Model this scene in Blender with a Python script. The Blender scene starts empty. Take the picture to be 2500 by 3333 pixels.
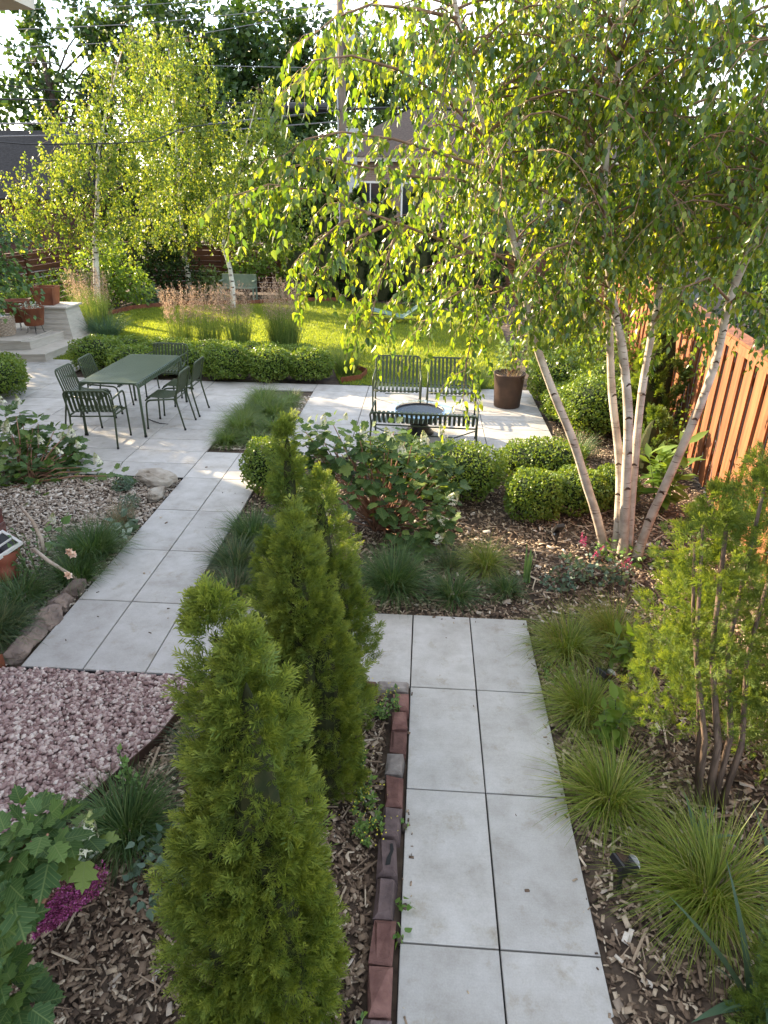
import bpy, math, random
import numpy as np
from mathutils import Vector, Matrix

random.seed(7)
rng = np.random.default_rng(11)
scene = bpy.context.scene
COL = scene.collection

# ------------------------------------------------------------------ camera
CAM = np.array([0.0128, -4.4446, 3.0453])
RT = np.array([0.99787376, 0.06400647, 0.01229341])
UPV = np.array([-0.03884392, 0.43258035, 0.90075823])
FW = np.array([-0.05233647, 0.89932053, -0.43414685])
cam = bpy.data.cameras.new('camera')
cam.sensor_fit = 'VERTICAL'; cam.sensor_height = 24.0; cam.lens = 24.0 * 2164.0 / 3333.0
cam.clip_start = 0.05; cam.clip_end = 900
cam_o = bpy.data.objects.new('camera', cam); COL.objects.link(cam_o)
cam_o.matrix_world = Matrix(((RT[0], UPV[0], -FW[0], CAM[0]), (RT[1], UPV[1], -FW[1], CAM[1]),
                             (RT[2], UPV[2], -FW[2], CAM[2]), (0, 0, 0, 1)))
scene.camera = cam_o
scene.render.resolution_x = 768; scene.render.resolution_y = 1024

# ------------------------------------------------------------------ sky, sun, exposure
SUN_EL = math.radians(20.0)
SUN_FWD = math.radians(33.0)                     # how far the sun stands forward of due left
SUN_DIR = Vector((-math.cos(SUN_FWD) * math.cos(SUN_EL), math.sin(SUN_FWD) * math.cos(SUN_EL), math.sin(SUN_EL)))
world = bpy.data.worlds.new('World'); scene.world = world; world.use_nodes = True
nt = world.node_tree; nt.nodes.clear()
w_out = nt.nodes.new('ShaderNodeOutputWorld'); w_bg = nt.nodes.new('ShaderNodeBackground')
w_sky = nt.nodes.new('ShaderNodeTexSky'); w_sky.sky_type = 'NISHITA'; w_sky.sun_disc = False
w_sky.sun_elevation = SUN_EL
w_sky.sun_rotation = math.atan2(SUN_DIR.x, SUN_DIR.y)
w_sky.air_density = 1.0; w_sky.dust_density = 0.6; w_sky.ozone_density = 1.5
w_tc = nt.nodes.new('ShaderNodeTexCoord')
w_map = nt.nodes.new('ShaderNodeMapping'); w_map.inputs['Scale'].default_value = (1.0, 1.0, 3.2)
w_noise = nt.nodes.new('ShaderNodeTexNoise'); w_noise.inputs['Scale'].default_value = 2.6
w_noise.inputs['Detail'].default_value = 9; w_noise.inputs['Roughness'].default_value = 0.58
w_ramp = nt.nodes.new('ShaderNodeValToRGB')
w_ramp.color_ramp.elements[0].position = 0.46; w_ramp.color_ramp.elements[1].position = 0.62
w_mix = nt.nodes.new('ShaderNodeMix'); w_mix.data_type = 'RGBA'
w_mix.inputs[7].default_value = (7.9, 7.7, 7.4, 1)      # sunlit cloud
w_mul = nt.nodes.new('ShaderNodeMath'); w_mul.operation = 'MULTIPLY'; w_mul.inputs[1].default_value = 0.85
nt.links.new(w_tc.outputs['Generated'], w_map.inputs['Vector'])
nt.links.new(w_map.outputs[0], w_noise.inputs['Vector'])
nt.links.new(w_noise.outputs['Fac'], w_ramp.inputs[0])
nt.links.new(w_ramp.outputs[0], w_mul.inputs[0])
nt.links.new(w_mul.outputs[0], w_mix.inputs[0])
nt.links.new(w_sky.outputs[0], w_mix.inputs[6])
nt.links.new(w_mix.outputs[2], w_bg.inputs['Color'])
w_bg.inputs['Strength'].default_value = 0.12
nt.links.new(w_bg.outputs[0], w_out.inputs['Surface'])

sun = bpy.data.lights.new('sun', 'SUN'); sun.energy = 5.0; sun.angle = math.radians(0.6)
sun.color = (1.0, 0.81, 0.55)
sun_o = bpy.data.objects.new('sun', sun); COL.objects.link(sun_o)
sun_o.rotation_euler = SUN_DIR.to_track_quat('Z', 'Y').to_euler()
sun_o.location = (-20, 15, 20)

scene.view_settings.view_transform = 'Standard'; scene.view_settings.look = 'None'
scene.view_settings.exposure = 2.15; scene.view_settings.gamma = 1.0
scene.view_settings.use_curve_mapping = False
scene.render.engine = 'CYCLES'
scene.cycles.max_bounces = 8; scene.cycles.transparent_max_bounces = 8
scene.cycles.diffuse_bounces = 4; scene.cycles.transmission_bounces = 6

K = 2500.0 / 1659.0
def at(dx, dy, Y):
    d = FW + RT * (dx * K - 1250) / 2164.0 - UPV * (dy * K - 1666.5) / 2164.0
    t = (Y - CAM[1]) / d[1]
    return CAM + t * d
def ground_at(dx, dy, z=0.0):
    d = FW + RT * (dx * K - 1250) / 2164.0 - UPV * (dy * K - 1666.5) / 2164.0
    return CAM + (z - CAM[2]) / d[2] * d
def in_view(p, m=0.0):
    q = np.asarray(p) - CAM; z = q @ FW
    x = 2164 * (q @ RT) / z / 1250; y = 2164 * (q @ UPV) / z / 1666
    return (z > 0.1) & (np.abs(x) < 1 + m) & (np.abs(y) < 1 + m)

# ------------------------------------------------------------------ helpers
def link(o, parent=None):
    COL.objects.link(o)
    if parent is not None: o.parent = parent
    return o
def tag(o, label=None, cat=None, group=None, kind=None):
    if label: o['label'] = label
    if cat: o['category'] = cat
    if group: o['group'] = group
    if kind: o['kind'] = kind
    return o
def thing(name, label, cat, loc=(0, 0, 0), rz=0.0, group=None):
    o = bpy.data.objects.new(name, None); o.empty_display_size = 0.1
    o.location = tuple(float(c) for c in loc); o.rotation_euler = (0, 0, rz); link(o)
    return tag(o, label, cat, group)
class MB:
    def __init__(s): s.v = []; s.f = []
    def add(s, v, f):
        o = len(s.v); s.v += [tuple(float(c) for c in p) for p in v]; s.f += [tuple(i + o for i in q) for q in f]; return s
    def box(s, c, size, rz=0.0, tilt=None):
        x, y, z = (k / 2 for k in size)
        P = [Vector((a * x, b * y, d * z)) for d in (-1, 1) for a, b in ((-1, -1), (1, -1), (1, 1), (-1, 1))]
        M = Matrix.Rotation(rz, 3, 'Z')
        if tilt is not None: M = M @ tilt
        return s.add([M @ p + Vector(c) for p in P], [(3, 2, 1, 0), (4, 5, 6, 7), (0, 1, 5, 4), (1, 2, 6, 5), (2, 3, 7, 6), (3, 0, 4, 7)])
    def cbox(s, c, size, b=0.005, jit=0.0, rz=0.0, R=None):   # box with chamfered top edges, a little uneven if asked
        x, y, z = (k / 2 for k in size); r = R or random
        P = [(-x, -y, -z), (x, -y, -z), (x, y, -z), (-x, y, -z), (-x, -y, z - b), (x, -y, z - b), (x, y, z - b), (-x, y, z - b),
             (-x + b, -y + b, z), (x - b, -y + b, z), (x - b, y - b, z), (-x + b, y - b, z)]
        M = Matrix.Rotation(rz, 3, 'Z')
        P = [M @ Vector((p[0] + r.uniform(-jit, jit), p[1] + r.uniform(-jit, jit), p[2] + r.uniform(-jit, jit))) + Vector(c) for p in P]
        return s.add(P, [(3, 2, 1, 0), (0, 1, 5, 4), (1, 2, 6, 5), (2, 3, 7, 6), (3, 0, 4, 7),
                         (4, 5, 9, 8), (5, 6, 10, 9), (6, 7, 11, 10), (7, 4, 8, 11), (8, 9, 10, 11)])
    def tube(s, pts, r, n=8, cap=True):
        P = [Vector(p) for p in pts]; m = len(P)
        rr = r if hasattr(r, '__len__') else [r] * m
        T = []
        for i in range(m):
            a = P[max(i - 1, 0)]; b = P[min(i + 1, m - 1)]; T.append((b - a).normalized())
        ref = Vector((0, 0, 1)) if abs(T[0].z) < 0.9 else Vector((1, 0, 0))
        U = (ref - T[0] * ref.dot(T[0])).normalized(); V = []; 
        for i in range(m):
            U = (U - T[i] * U.dot(T[i])).normalized(); W = T[i].cross(U)
            for k in range(n):
                a = 2 * math.pi * k / n
                V.append(P[i] + (U * math.cos(a) + W * math.sin(a)) * rr[i])
        F = [(i * n + k, i * n + (k + 1) % n, (i + 1) * n + (k + 1) % n, (i + 1) * n + k) for i in range(m - 1) for k in range(n)]
        if cap: F += [tuple(range(n - 1, -1, -1)), tuple(range((m - 1) * n, m * n))]
        return s.add(V, F)
    def lathe(s, prof, n=24, c=(0, 0, 0)):
        V = []; F = []
        for r, z in prof:
            for k in range(n):
                a = 2 * math.pi * k / n; V.append((c[0] + r * math.cos(a), c[1] + r * math.sin(a), c[2] + z))
        for i in range(len(prof) - 1):
            for k in range(n): F.append((i * n + k, i * n + (k + 1) % n, (i + 1) * n + (k + 1) % n, (i + 1) * n + k))
        return s.add(V, F)
    def prism(s, poly, z0, z1):
        n = len(poly)
        V = [(p[0], p[1], z0) for p in poly] + [(p[0], p[1], z1) for p in poly]
        F = [tuple(range(n - 1, -1, -1)), tuple(range(n, 2 * n))] + [(i, (i + 1) % n, n + (i + 1) % n, n + i) for i in range(n)]
        return s.add(V, F)
    def mesh(s, name, smooth=False):
        me = bpy.data.meshes.new(name); me.from_pydata(s.v, [], s.f); me.update()
        if smooth: me.polygons.foreach_set('use_smooth', [True] * len(me.polygons))
        return me
    def build(s, name, mat, parent=None, smooth=False):
        me = s.mesh(name, smooth); me.materials.append(mat)
        return link(bpy.data.objects.new(name, me), parent)
def mobj(name, me, parent=None, loc=None, rz=0.0):
    o = link(bpy.data.objects.new(name, me), parent)
    if loc is not None: o.location = loc
    if rz: o.rotation_euler = (0, 0, rz)
    return o
def np_mesh(name, parts, smooth=False, attr=None, uv=None):
    """parts: list of (V (n,3), F (m,k)); attr: per-vertex float 'tint'"""
    V = np.concatenate([p[0] for p in parts]); off = 0; loops = []; sizes = []
    for v, f in parts:
        loops.append((f + off).ravel()); sizes.append(np.full(len(f), f.shape[1])); off += len(v)
    loops = np.concatenate(loops).astype(np.int32); sizes = np.concatenate(sizes).astype(np.int32)
    me = bpy.data.meshes.new(name)
    me.vertices.add(len(V)); me.vertices.foreach_set('co', V.astype(np.float32).ravel())
    me.loops.add(len(loops)); me.loops.foreach_set('vertex_index', loops)
    me.polygons.add(len(sizes)); st = np.concatenate([[0], np.cumsum(sizes)[:-1]]).astype(np.int32)
    me.polygons.foreach_set('loop_start', st); me.polygons.foreach_set('loop_total', sizes)
    if smooth: me.polygons.foreach_set('use_smooth', np.ones(len(sizes), dtype=bool))
    me.update(calc_edges=True); 
    if attr is not None:
        a = me.attributes.new('tint', 'FLOAT', 'POINT'); a.data.foreach_set('value', np.asarray(attr, dtype=np.float32))
    if uv is not None:
        l = me.uv_layers.new(name='UVMap'); l.data.foreach_set('uv', np.asarray(uv, dtype=np.float32)[loops].ravel())
    return me
def np_obj(name, parts, mat, parent=None, kind=None, smooth=False, attr=None, uv=None):
    me = np_mesh(name, parts, smooth, attr, uv); me.materials.append(mat)
    o = link(bpy.data.objects.new(name, me), parent)
    if kind: o['kind'] = kind
    return o
def scatter(tv, tf, M, loc):
    tv = np.asarray(tv, float); tf = np.asarray(tf); N = len(loc)
    V = np.einsum('nij,kj->nki', M, tv) + loc[:, None, :]
    F = tf[None] + (np.arange(N) * len(tv))[:, None, None]
    return V.reshape(-1, 3), F.reshape(-1, tf.shape[1])
def unit(a): return a / np.maximum(np.linalg.norm(a, axis=-1, keepdims=True), 1e-9)
def frames(ydir, zhint, scale, wscale=None):
    """matrices whose y axis is ydir and whose z axis leans to zhint; scale is per item"""
    y = unit(ydir); x = unit(np.cross(y, zhint)); z = np.cross(x, y)
    s = np.asarray(scale).reshape(-1, 1); w = s if wscale is None else np.asarray(wscale).reshape(-1, 1)
    return np.stack([x * w, y * s, z * s], axis=2)
def rand_unit(n): return unit(rng.normal(size=(n, 3)))

# ------------------------------------------------------------------ materials
def mat_base(name):
    m = bpy.data.materials.new(name); m.use_nodes = True; t = m.node_tree; t.nodes.clear()
    out = t.nodes.new('ShaderNodeOutputMaterial'); return m, t, out
def N(t, kind, **kw):
    n = t.nodes.new(kind)
    for k, v in kw.items(): setattr(n, k, v)
    return n
def ramp_set(n, stops):
    cr = n.color_ramp
    while len(cr.elements) < len(stops): cr.elements.new(0.5)
    for e, (p, c) in zip(cr.elements, stops): e.position = p; e.color = (*c, 1)
def solid(name, c1, c2=None, scale=8.0, rough=0.7, spec=0.3, bump=0.0, bscale=60.0, metallic=0.0, stretch=(1, 1, 1), detail=6, rnd=0.0, lo=0.35, hi=0.65, coat=0.0):
    m, t, out = mat_base(name); p = N(t, 'ShaderNodeBsdfPrincipled')
    p.inputs['Roughness'].default_value = rough; p.inputs['Specular IOR Level'].default_value = spec; p.inputs['Metallic'].default_value = metallic
    if coat: p.inputs['Coat Weight'].default_value = coat
    tc = N(t, 'ShaderNodeTexCoord'); mp = N(t, 'ShaderNodeMapping'); mp.inputs['Scale'].default_value = stretch
    t.links.new(tc.outputs['Object'], mp.inputs[0])
    no = N(t, 'ShaderNodeTexNoise'); no.inputs['Scale'].default_value = scale; no.inputs['Detail'].default_value = detail
    oi = N(t, 'ShaderNodeObjectInfo'); ad = N(t, 'ShaderNodeVectorMath', operation='MULTIPLY_ADD')
    ad.inputs[1].default_value = (7.3, 3.1, 5.7)
    t.links.new(oi.outputs['Random'], ad.inputs[0]); t.links.new(mp.outputs[0], ad.inputs[2]); t.links.new(ad.outputs[0], no.inputs['Vector'])
    rp = N(t, 'ShaderNodeValToRGB'); ramp_set(rp, [(lo, c1), (hi, c2 or c1)])
    t.links.new(no.outputs['Fac'], rp.inputs[0]); last = rp.outputs[0]
    if rnd:
        hs = N(t, 'ShaderNodeHueSaturation'); mr = N(t, 'ShaderNodeMapRange')
        mr.inputs[3].default_value = 1 - rnd; mr.inputs[4].default_value = 1 + rnd
        t.links.new(oi.outputs['Random'], mr.inputs[0]); t.links.new(mr.outputs[0], hs.inputs['Value']); t.links.new(last, hs.inputs['Color']); last = hs.outputs[0]
    t.links.new(last, p.inputs['Base Color'])
    if bump:
        nb = N(t, 'ShaderNodeTexNoise'); nb.inputs['Scale'].default_value = bscale; nb.inputs['Detail'].default_value = 5
        t.links.new(mp.outputs[0], nb.inputs['Vector'])
        bp = N(t, 'ShaderNodeBump'); bp.inputs['Strength'].default_value = bump; bp.inputs['Distance'].default_value = 0.01
        t.links.new(nb.outputs['Fac'], bp.inputs['Height']); t.links.new(bp.outputs[0], p.inputs['Normal'])
    t.links.new(p.outputs[0], out.inputs[0]); return m
def island_mat(name, stops, rough=0.8, spec=0.2, bump=0.0, bscale=80, grain=0.25):
    """colour picked per loose piece"""
    m, t, out = mat_base(name); p = N(t, 'ShaderNodeBsdfPrincipled')
    p.inputs['Roughness'].default_value = rough; p.inputs['Specular IOR Level'].default_value = spec
    g = N(t, 'ShaderNodeNewGeometry'); oi = N(t, 'ShaderNodeObjectInfo')
    a = N(t, 'ShaderNodeMath', operation='ADD'); fr = N(t, 'ShaderNodeMath', operation='FRACT')
    t.links.new(g.outputs['Random Per Island'], a.inputs[0]); t.links.new(oi.outputs['Random'], a.inputs[1]); t.links.new(a.outputs[0], fr.inputs[0])
    rp = N(t, 'ShaderNodeValToRGB'); ramp_set(rp, stops); t.links.new(fr.outputs[0], rp.inputs[0])
    tc = N(t, 'ShaderNodeTexCoord'); no = N(t, 'ShaderNodeTexNoise'); no.inputs['Scale'].default_value = bscale; no.inputs['Detail'].default_value = 4
    t.links.new(tc.outputs['Object'], no.inputs['Vector'])
    mr = N(t, 'ShaderNodeMapRange'); mr.inputs[3].default_value = 1 - grain; mr.inputs[4].default_value = 1 + grain
    t.links.new(no.outputs['Fac'], mr.inputs[0])
    hs = N(t, 'ShaderNodeHueSaturation'); t.links.new(mr.outputs[0], hs.inputs['Value']); t.links.new(rp.outputs[0], hs.inputs['Color'])
    t.links.new(hs.outputs[0], p.inputs['Base Color'])
    if bump:
        bp = N(t, 'ShaderNodeBump'); bp.inputs['Strength'].default_value = bump; bp.inputs['Distance'].default_value = 0.004
        t.links.new(no.outputs['Fac'], bp.inputs['Height']); t.links.new(bp.outputs[0], p.inputs['Normal'])
    t.links.new(p.outputs[0], out.inputs[0]); return m
def foliage(name, stops, trans=0.4, tcol=None, tint=None, rough=0.45, spec=0.35, veins=0.0, gain=1.4):
    """leaf: diffuse + gloss, light passing through; colour varies per leaf; tint = colour of young tips (attribute)"""
    m, t, out = mat_base(name); p = N(t, 'ShaderNodeBsdfPrincipled'); stops = [(q, tuple(min(c * gain, .6) for c in col)) for q, col in stops]
    p.inputs['Roughness'].default_value = rough; p.inputs['Specular IOR Level'].default_value = spec
    g = N(t, 'ShaderNodeNewGeometry'); oi = N(t, 'ShaderNodeObjectInfo')
    a = N(t, 'ShaderNodeMath', operation='ADD'); fr = N(t, 'ShaderNodeMath', operation='FRACT')
    t.links.new(g.outputs['Random Per Island'], a.inputs[0]); t.links.new(oi.outputs['Random'], a.inputs[1]); t.links.new(a.outputs[0], fr.inputs[0])
    rp = N(t, 'ShaderNodeValToRGB'); ramp_set(rp, stops); t.links.new(fr.outputs[0], rp.inputs[0]); last = rp.outputs[0]
    if tint:
        at_ = N(t, 'ShaderNodeAttribute', attribute_name='tint'); mx = N(t, 'ShaderNodeMix', data_type='RGBA')
        t.links.new(at_.outputs['Fac'], mx.inputs[0]); t.links.new(last, mx.inputs[6]); mx.inputs[7].default_value = (*tint, 1); last = mx.outputs[2]
    if veins:                                                  # pale midrib and side veins, blotchy blade
        uvn = N(t, 'ShaderNodeUVMap'); sx = N(t, 'ShaderNodeSeparateXYZ'); t.links.new(uvn.outputs[0], sx.inputs[0])
        ab = N(t, 'ShaderNodeMath', operation='ABSOLUTE'); t.links.new(sx.outputs[0], ab.inputs[0])
        mid = N(t, 'ShaderNodeMapRange'); mid.inputs[1].default_value = .012; mid.inputs[2].default_value = .035; mid.inputs[3].default_value = 1; mid.inputs[4].default_value = 0; t.links.new(ab.outputs[0], mid.inputs[0])
        m1 = N(t, 'ShaderNodeMath', operation='MULTIPLY_ADD'); m1.inputs[1].default_value = -.75; t.links.new(ab.outputs[0], m1.inputs[0]); t.links.new(sx.outputs[1], m1.inputs[2])
        m2 = N(t, 'ShaderNodeMath', operation='PINGPONG'); m2.inputs[1].default_value = .075; t.links.new(m1.outputs[0], m2.inputs[0])
        sv = N(t, 'ShaderNodeMapRange'); sv.inputs[1].default_value = .006; sv.inputs[2].default_value = .022; sv.inputs[3].default_value = .7; sv.inputs[4].default_value = 0; t.links.new(m2.outputs[0], sv.inputs[0])
        mxv = N(t, 'ShaderNodeMath', operation='MAXIMUM'); t.links.new(mid.outputs[0], mxv.inputs[0]); t.links.new(sv.outputs[0], mxv.inputs[1])
        fv = N(t, 'ShaderNodeMath', operation='MULTIPLY'); fv.inputs[1].default_value = veins; t.links.new(mxv.outputs[0], fv.inputs[0])
        vm = N(t, 'ShaderNodeMix', data_type='RGBA'); t.links.new(fv.outputs[0], vm.inputs[0]); t.links.new(last, vm.inputs[6]); vm.inputs[7].default_value = (.20, .26, .09, 1); last = vm.outputs[2]
        bpv = N(t, 'ShaderNodeBump'); bpv.inputs['Strength'].default_value = .35; bpv.inputs['Distance'].default_value = .004; bpv.invert = True
        t.links.new(mxv.outputs[0], bpv.inputs['Height']); t.links.new(bpv.outputs[0], p.inputs['Normal'])
    t.links.new(last, p.inputs['Base Color'])
    tr = N(t, 'ShaderNodeBsdfTranslucent'); mm = N(t, 'ShaderNodeMix', data_type='RGBA', blend_type='MULTIPLY'); mm.inputs[0].default_value = 1
    t.links.new(last, mm.inputs[6]); mm.inputs[7].default_value = (*(tcol or (1.9, 1.7, 0.6)), 1)
    mm.clamp_result = False
    t.links.new(mm.outputs[2], tr.inputs['Color'])
    ms = N(t, 'ShaderNodeMixShader'); ms.inputs[0].default_value = trans
    t.links.new(p.outputs[0], ms.inputs[1]); t.links.new(tr.outputs[0], ms.inputs[2]); t.links.new(ms.outputs[0], out.inputs[0]); return m

def paver_mat():
    m, t, out = mat_base('porcelain_paver'); p = N(t, 'ShaderNodeBsdfPrincipled')
    p.inputs['Roughness'].default_value = 0.62; p.inputs['Specular IOR Level'].default_value = 0.35
    tc = N(t, 'ShaderNodeTexCoord'); oi = N(t, 'ShaderNodeObjectInfo')
    ad = N(t, 'ShaderNodeVectorMath', operation='MULTIPLY_ADD'); ad.inputs[1].default_value = (41.0, 17.0, 29.0)
    t.links.new(oi.outputs['Random'], ad.inputs[0]); t.links.new(tc.outputs['Object'], ad.inputs[2])
    n1 = N(t, 'ShaderNodeTexNoise'); n1.inputs['Scale'].default_value = 4.5; n1.inputs['Detail'].default_value = 9; n1.inputs['Roughness'].default_value = 0.65
    t.links.new(ad.outputs[0], n1.inputs['Vector'])
    r1 = N(t, 'ShaderNodeValToRGB'); ramp_set(r1, [(0.28, (0.32, 0.298, 0.265)), (0.43, (0.40, 0.378, 0.345)), (0.55, (0.445, 0.425, 0.395)), (0.72, (0.50, 0.483, 0.455))])
    t.links.new(n1.outputs['Fac'], r1.inputs[0])
    # brushed streaks along one way
    mp = N(t, 'ShaderNodeMapping'); mp.inputs['Scale'].default_value = (3, 55, 3); t.links.new(ad.outputs[0], mp.inputs[0])
    n2 = N(t, 'ShaderNodeTexNoise'); n2.inputs['Scale'].default_value = 2.0; n2.inputs['Detail'].default_value = 4; t.links.new(mp.outputs[0], n2.inputs['Vector'])
    m2 = N(t, 'ShaderNodeMapRange'); m2.inputs[1].default_value = .3; m2.inputs[2].default_value = .7; m2.inputs[3].default_value = 0.975; m2.inputs[4].default_value = 1.02
    t.links.new(n2.outputs['Fac'], m2.inputs[0])
    # sparse dirt smudges
    n3 = N(t, 'ShaderNodeTexNoise'); n3.inputs['Scale'].default_value = 6.0; n3.inputs['Detail'].default_value = 7; n3.inputs['Roughness'].default_value = 0.7
    a3 = N(t, 'ShaderNodeVectorMath', operation='ADD'); a3.inputs[1].default_value = (9.1, 2.2, 4.4); t.links.new(ad.outputs[0], a3.inputs[0]); t.links.new(a3.outputs[0], n3.inputs['Vector'])
    r3 = N(t, 'ShaderNodeValToRGB'); ramp_set(r3, [(0.56, (1, 1, 1)), (0.66, (0.86, 0.83, 0.77)), (0.78, (0.62, 0.57, 0.49))])
    t.links.new(n3.outputs['Fac'], r3.inputs[0])
    mx = N(t, 'ShaderNodeMix', data_type='RGBA', blend_type='MULTIPLY'); mx.inputs[0].default_value = 1
    t.links.new(r1.outputs[0], mx.inputs[6]); t.links.new(r3.outputs[0], mx.inputs[7])
    n4 = N(t, 'ShaderNodeTexNoise'); n4.inputs['Scale'].default_value = 130; n4.inputs['Detail'].default_value = 3; t.links.new(ad.outputs[0], n4.inputs['Vector'])
    m4 = N(t, 'ShaderNodeMapRange'); m4.inputs[1].default_value = .3; m4.inputs[2].default_value = .7; m4.inputs[3].default_value = .93; m4.inputs[4].default_value = 1.06; t.links.new(n4.outputs['Fac'], m4.inputs[0])
    mo = N(t, 'ShaderNodeMapRange'); mo.inputs[3].default_value = 0.91; mo.inputs[4].default_value = 1.06; t.links.new(oi.outputs['Random'], mo.inputs[0])
    mu = N(t, 'ShaderNodeMath', operation='MULTIPLY'); t.links.new(m2.outputs[0], mu.inputs[0]); t.links.new(mo.outputs[0], mu.inputs[1])
    mu2 = N(t, 'ShaderNodeMath', operation='MULTIPLY'); t.links.new(mu.outputs[0], mu2.inputs[0]); t.links.new(m4.outputs[0], mu2.inputs[1]); mu = mu2
    hs = N(t, 'ShaderNodeHueSaturation'); t.links.new(mu.outputs[0], hs.inputs['Value']); t.links.new(mx.outputs[2], hs.inputs['Color'])
    t.links.new(hs.outputs[0], p.inputs['Base Color'])
    bp = N(t, 'ShaderNodeBump'); bp.inputs['Strength'].default_value = 0.05; bp.inputs['Distance'].default_value = 0.003
    t.links.new(n2.outputs['Fac'], bp.inputs['Height']); t.links.new(bp.outputs[0], p.inputs['Normal'])
    t.links.new(p.outputs[0], out.inputs[0]); return m
def birch_bark(name, base, pale, mark, mscale=1.0):
    m, t, out = mat_base(name); p = N(t, 'ShaderNodeBsdfPrincipled'); p.inputs['Roughness'].default_value = 0.75; p.inputs['Specular IOR Level'].default_value = 0.2
    tc = N(t, 'ShaderNodeTexCoord')
    n1 = N(t, 'ShaderNodeTexNoise'); n1.inputs['Scale'].default_value = 7 * mscale; n1.inputs['Detail'].default_value = 6; t.links.new(tc.outputs['Object'], n1.inputs['Vector'])
    r1 = N(t, 'ShaderNodeValToRGB'); ramp_set(r1, [(0.35, base), (0.6, pale)]); t.links.new(n1.outputs['Fac'], r1.inputs[0])
    mp = N(t, 'ShaderNodeMapping'); mp.inputs['Scale'].default_value = (9 * mscale, 9 * mscale, 70 * mscale); t.links.new(tc.outputs['Object'], mp.inputs[0])
    n2 = N(t, 'ShaderNodeTexNoise'); n2.inputs['Scale'].default_value = 1.0; n2.inputs['Detail'].default_value = 3; t.links.new(mp.outputs[0], n2.inputs['Vector'])
    r2 = N(t, 'ShaderNodeValToRGB'); ramp_set(r2, [(0.62, (0, 0, 0)), (0.68, (1, 1, 1))]); t.links.new(n2.outputs['Fac'], r2.inputs[0])
    mx = N(t, 'ShaderNodeMix', data_type='RGBA'); t.links.new(r2.outputs[0], mx.inputs[0]); t.links.new(r1.outputs[0], mx.inputs[6]); mx.inputs[7].default_value = (*mark, 1)
    t.links.new(mx.outputs[2], p.inputs['Base Color'])
    bp = N(t, 'ShaderNodeBump'); bp.inputs['Strength'].default_value = 0.35; bp.inputs['Distance'].default_value = 0.004
    t.links.new(n2.outputs['Fac'], bp.inputs['Height']); t.links.new(bp.outputs[0], p.inputs['Normal'])
    t.links.new(p.outputs[0], out.inputs[0]); return m
def brick_mat(name, c1, c2, mortar, scale=1.0, rotated=False):
    m, t, out = mat_base(name); p = N(t, 'ShaderNodeBsdfPrincipled'); p.inputs['Roughness'].default_value = 0.85
    tc = N(t, 'ShaderNodeTexCoord'); mp = N(t, 'ShaderNodeMapping')
    mp.inputs['Rotation'].default_value = (math.radians(90), 0, math.radians(90) if rotated else 0)
    t.links.new(tc.outputs['Object'], mp.inputs[0])
    b = N(t, 'ShaderNodeTexBrick'); b.inputs['Color1'].default_value = (*c1, 1); b.inputs['Color2'].default_value = (*c2, 1); b.inputs['Mortar'].default_value = (*mortar, 1)
    b.inputs['Scale'].default_value = scale; b.inputs['Brick Width'].default_value = 0.21; b.inputs['Row Height'].default_value = 0.07; b.inputs['Mortar Size'].default_value = 0.008
    t.links.new(mp.outputs[0], b.inputs['Vector']); t.links.new(b.outputs['Color'], p.inputs['Base Color'])
    t.links.new(p.outputs[0], out.inputs[0]); return m
def glassy(name, col, rough=0.03, trans=1.0):
    m, t, out = mat_base(name); p = N(t, 'ShaderNodeBsdfPrincipled')
    p.inputs['Base Color'].default_value = (*col, 1); p.inputs['Roughness'].default_value = rough
    p.inputs['Transmission Weight'].default_value = trans; p.inputs['IOR'].default_value = 1.45
    t.links.new(p.outputs[0], out.inputs[0]); return m

M_soil = solid('soil', (0.05, 0.035, 0.026), (0.11, 0.08, 0.058), scale=9, rough=0.95, bump=0.6, bscale=40)
M_chip = island_mat('wood_chip', [(0.0, (0.065, 0.044, 0.031)), (0.3, (0.14, 0.096, 0.066)), (0.6, (0.24, 0.172, 0.118)), (0.85, (0.37, 0.285, 0.20)), (1.0, (0.58, 0.48, 0.36))], bump=0.4, bscale=120)
M_chipbig = island_mat('wood_chip_pale', [(0.0, (0.22, 0.165, 0.12)), (0.35, (0.36, 0.29, 0.225)), (0.7, (0.50, 0.43, 0.35)), (1.0, (0.66, 0.60, 0.52))], bump=0.4, bscale=120)
M_gravel = island_mat('pink_gravel', [(0.0, (0.19, 0.115, 0.105)), (0.3, (0.31, 0.21, 0.195)), (0.6, (0.43, 0.32, 0.29)), (0.88, (0.56, 0.455, 0.41)), (1.0, (0.68, 0.60, 0.53))], rough=0.75, bump=0.25, bscale=90, grain=0.15)
M_gbase = solid('gravel_base', (0.16, 0.10, 0.10), (0.30, 0.2, 0.19), scale=60, rough=0.9)
M_paver = paver_mat()
M_joint = solid('joint_sand', (0.012, 0.011, 0.011), (0.03, 0.028, 0.025), scale=20, rough=0.95)
M_lawnbase = solid('lawn_soil', (0.045, 0.075, 0.015), (0.075, 0.12, 0.02), scale=3, rough=0.9, bump=0.3, bscale=60)
M_grass = foliage('lawn_grass', [(0.0, (0.09, 0.13, 0.022)), (0.5, (0.13, 0.175, 0.03)), (1.0, (0.19, 0.225, 0.045))], trans=0.5, tcol=(2.1, 1.85, 0.75))
M_paint = solid('olive_powder_coat', (0.042, 0.058, 0.028), (0.050, 0.067, 0.034), scale=14, rough=0.45, spec=0.35)
M_paint_t = solid('table_powder_coat', (0.055, 0.080, 0.048), (0.063, 0.090, 0.055), scale=14, rough=0.4, spec=0.4)
M_foot = solid('black_rubber', (0.015, 0.015, 0.015), rough=0.6)
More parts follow.
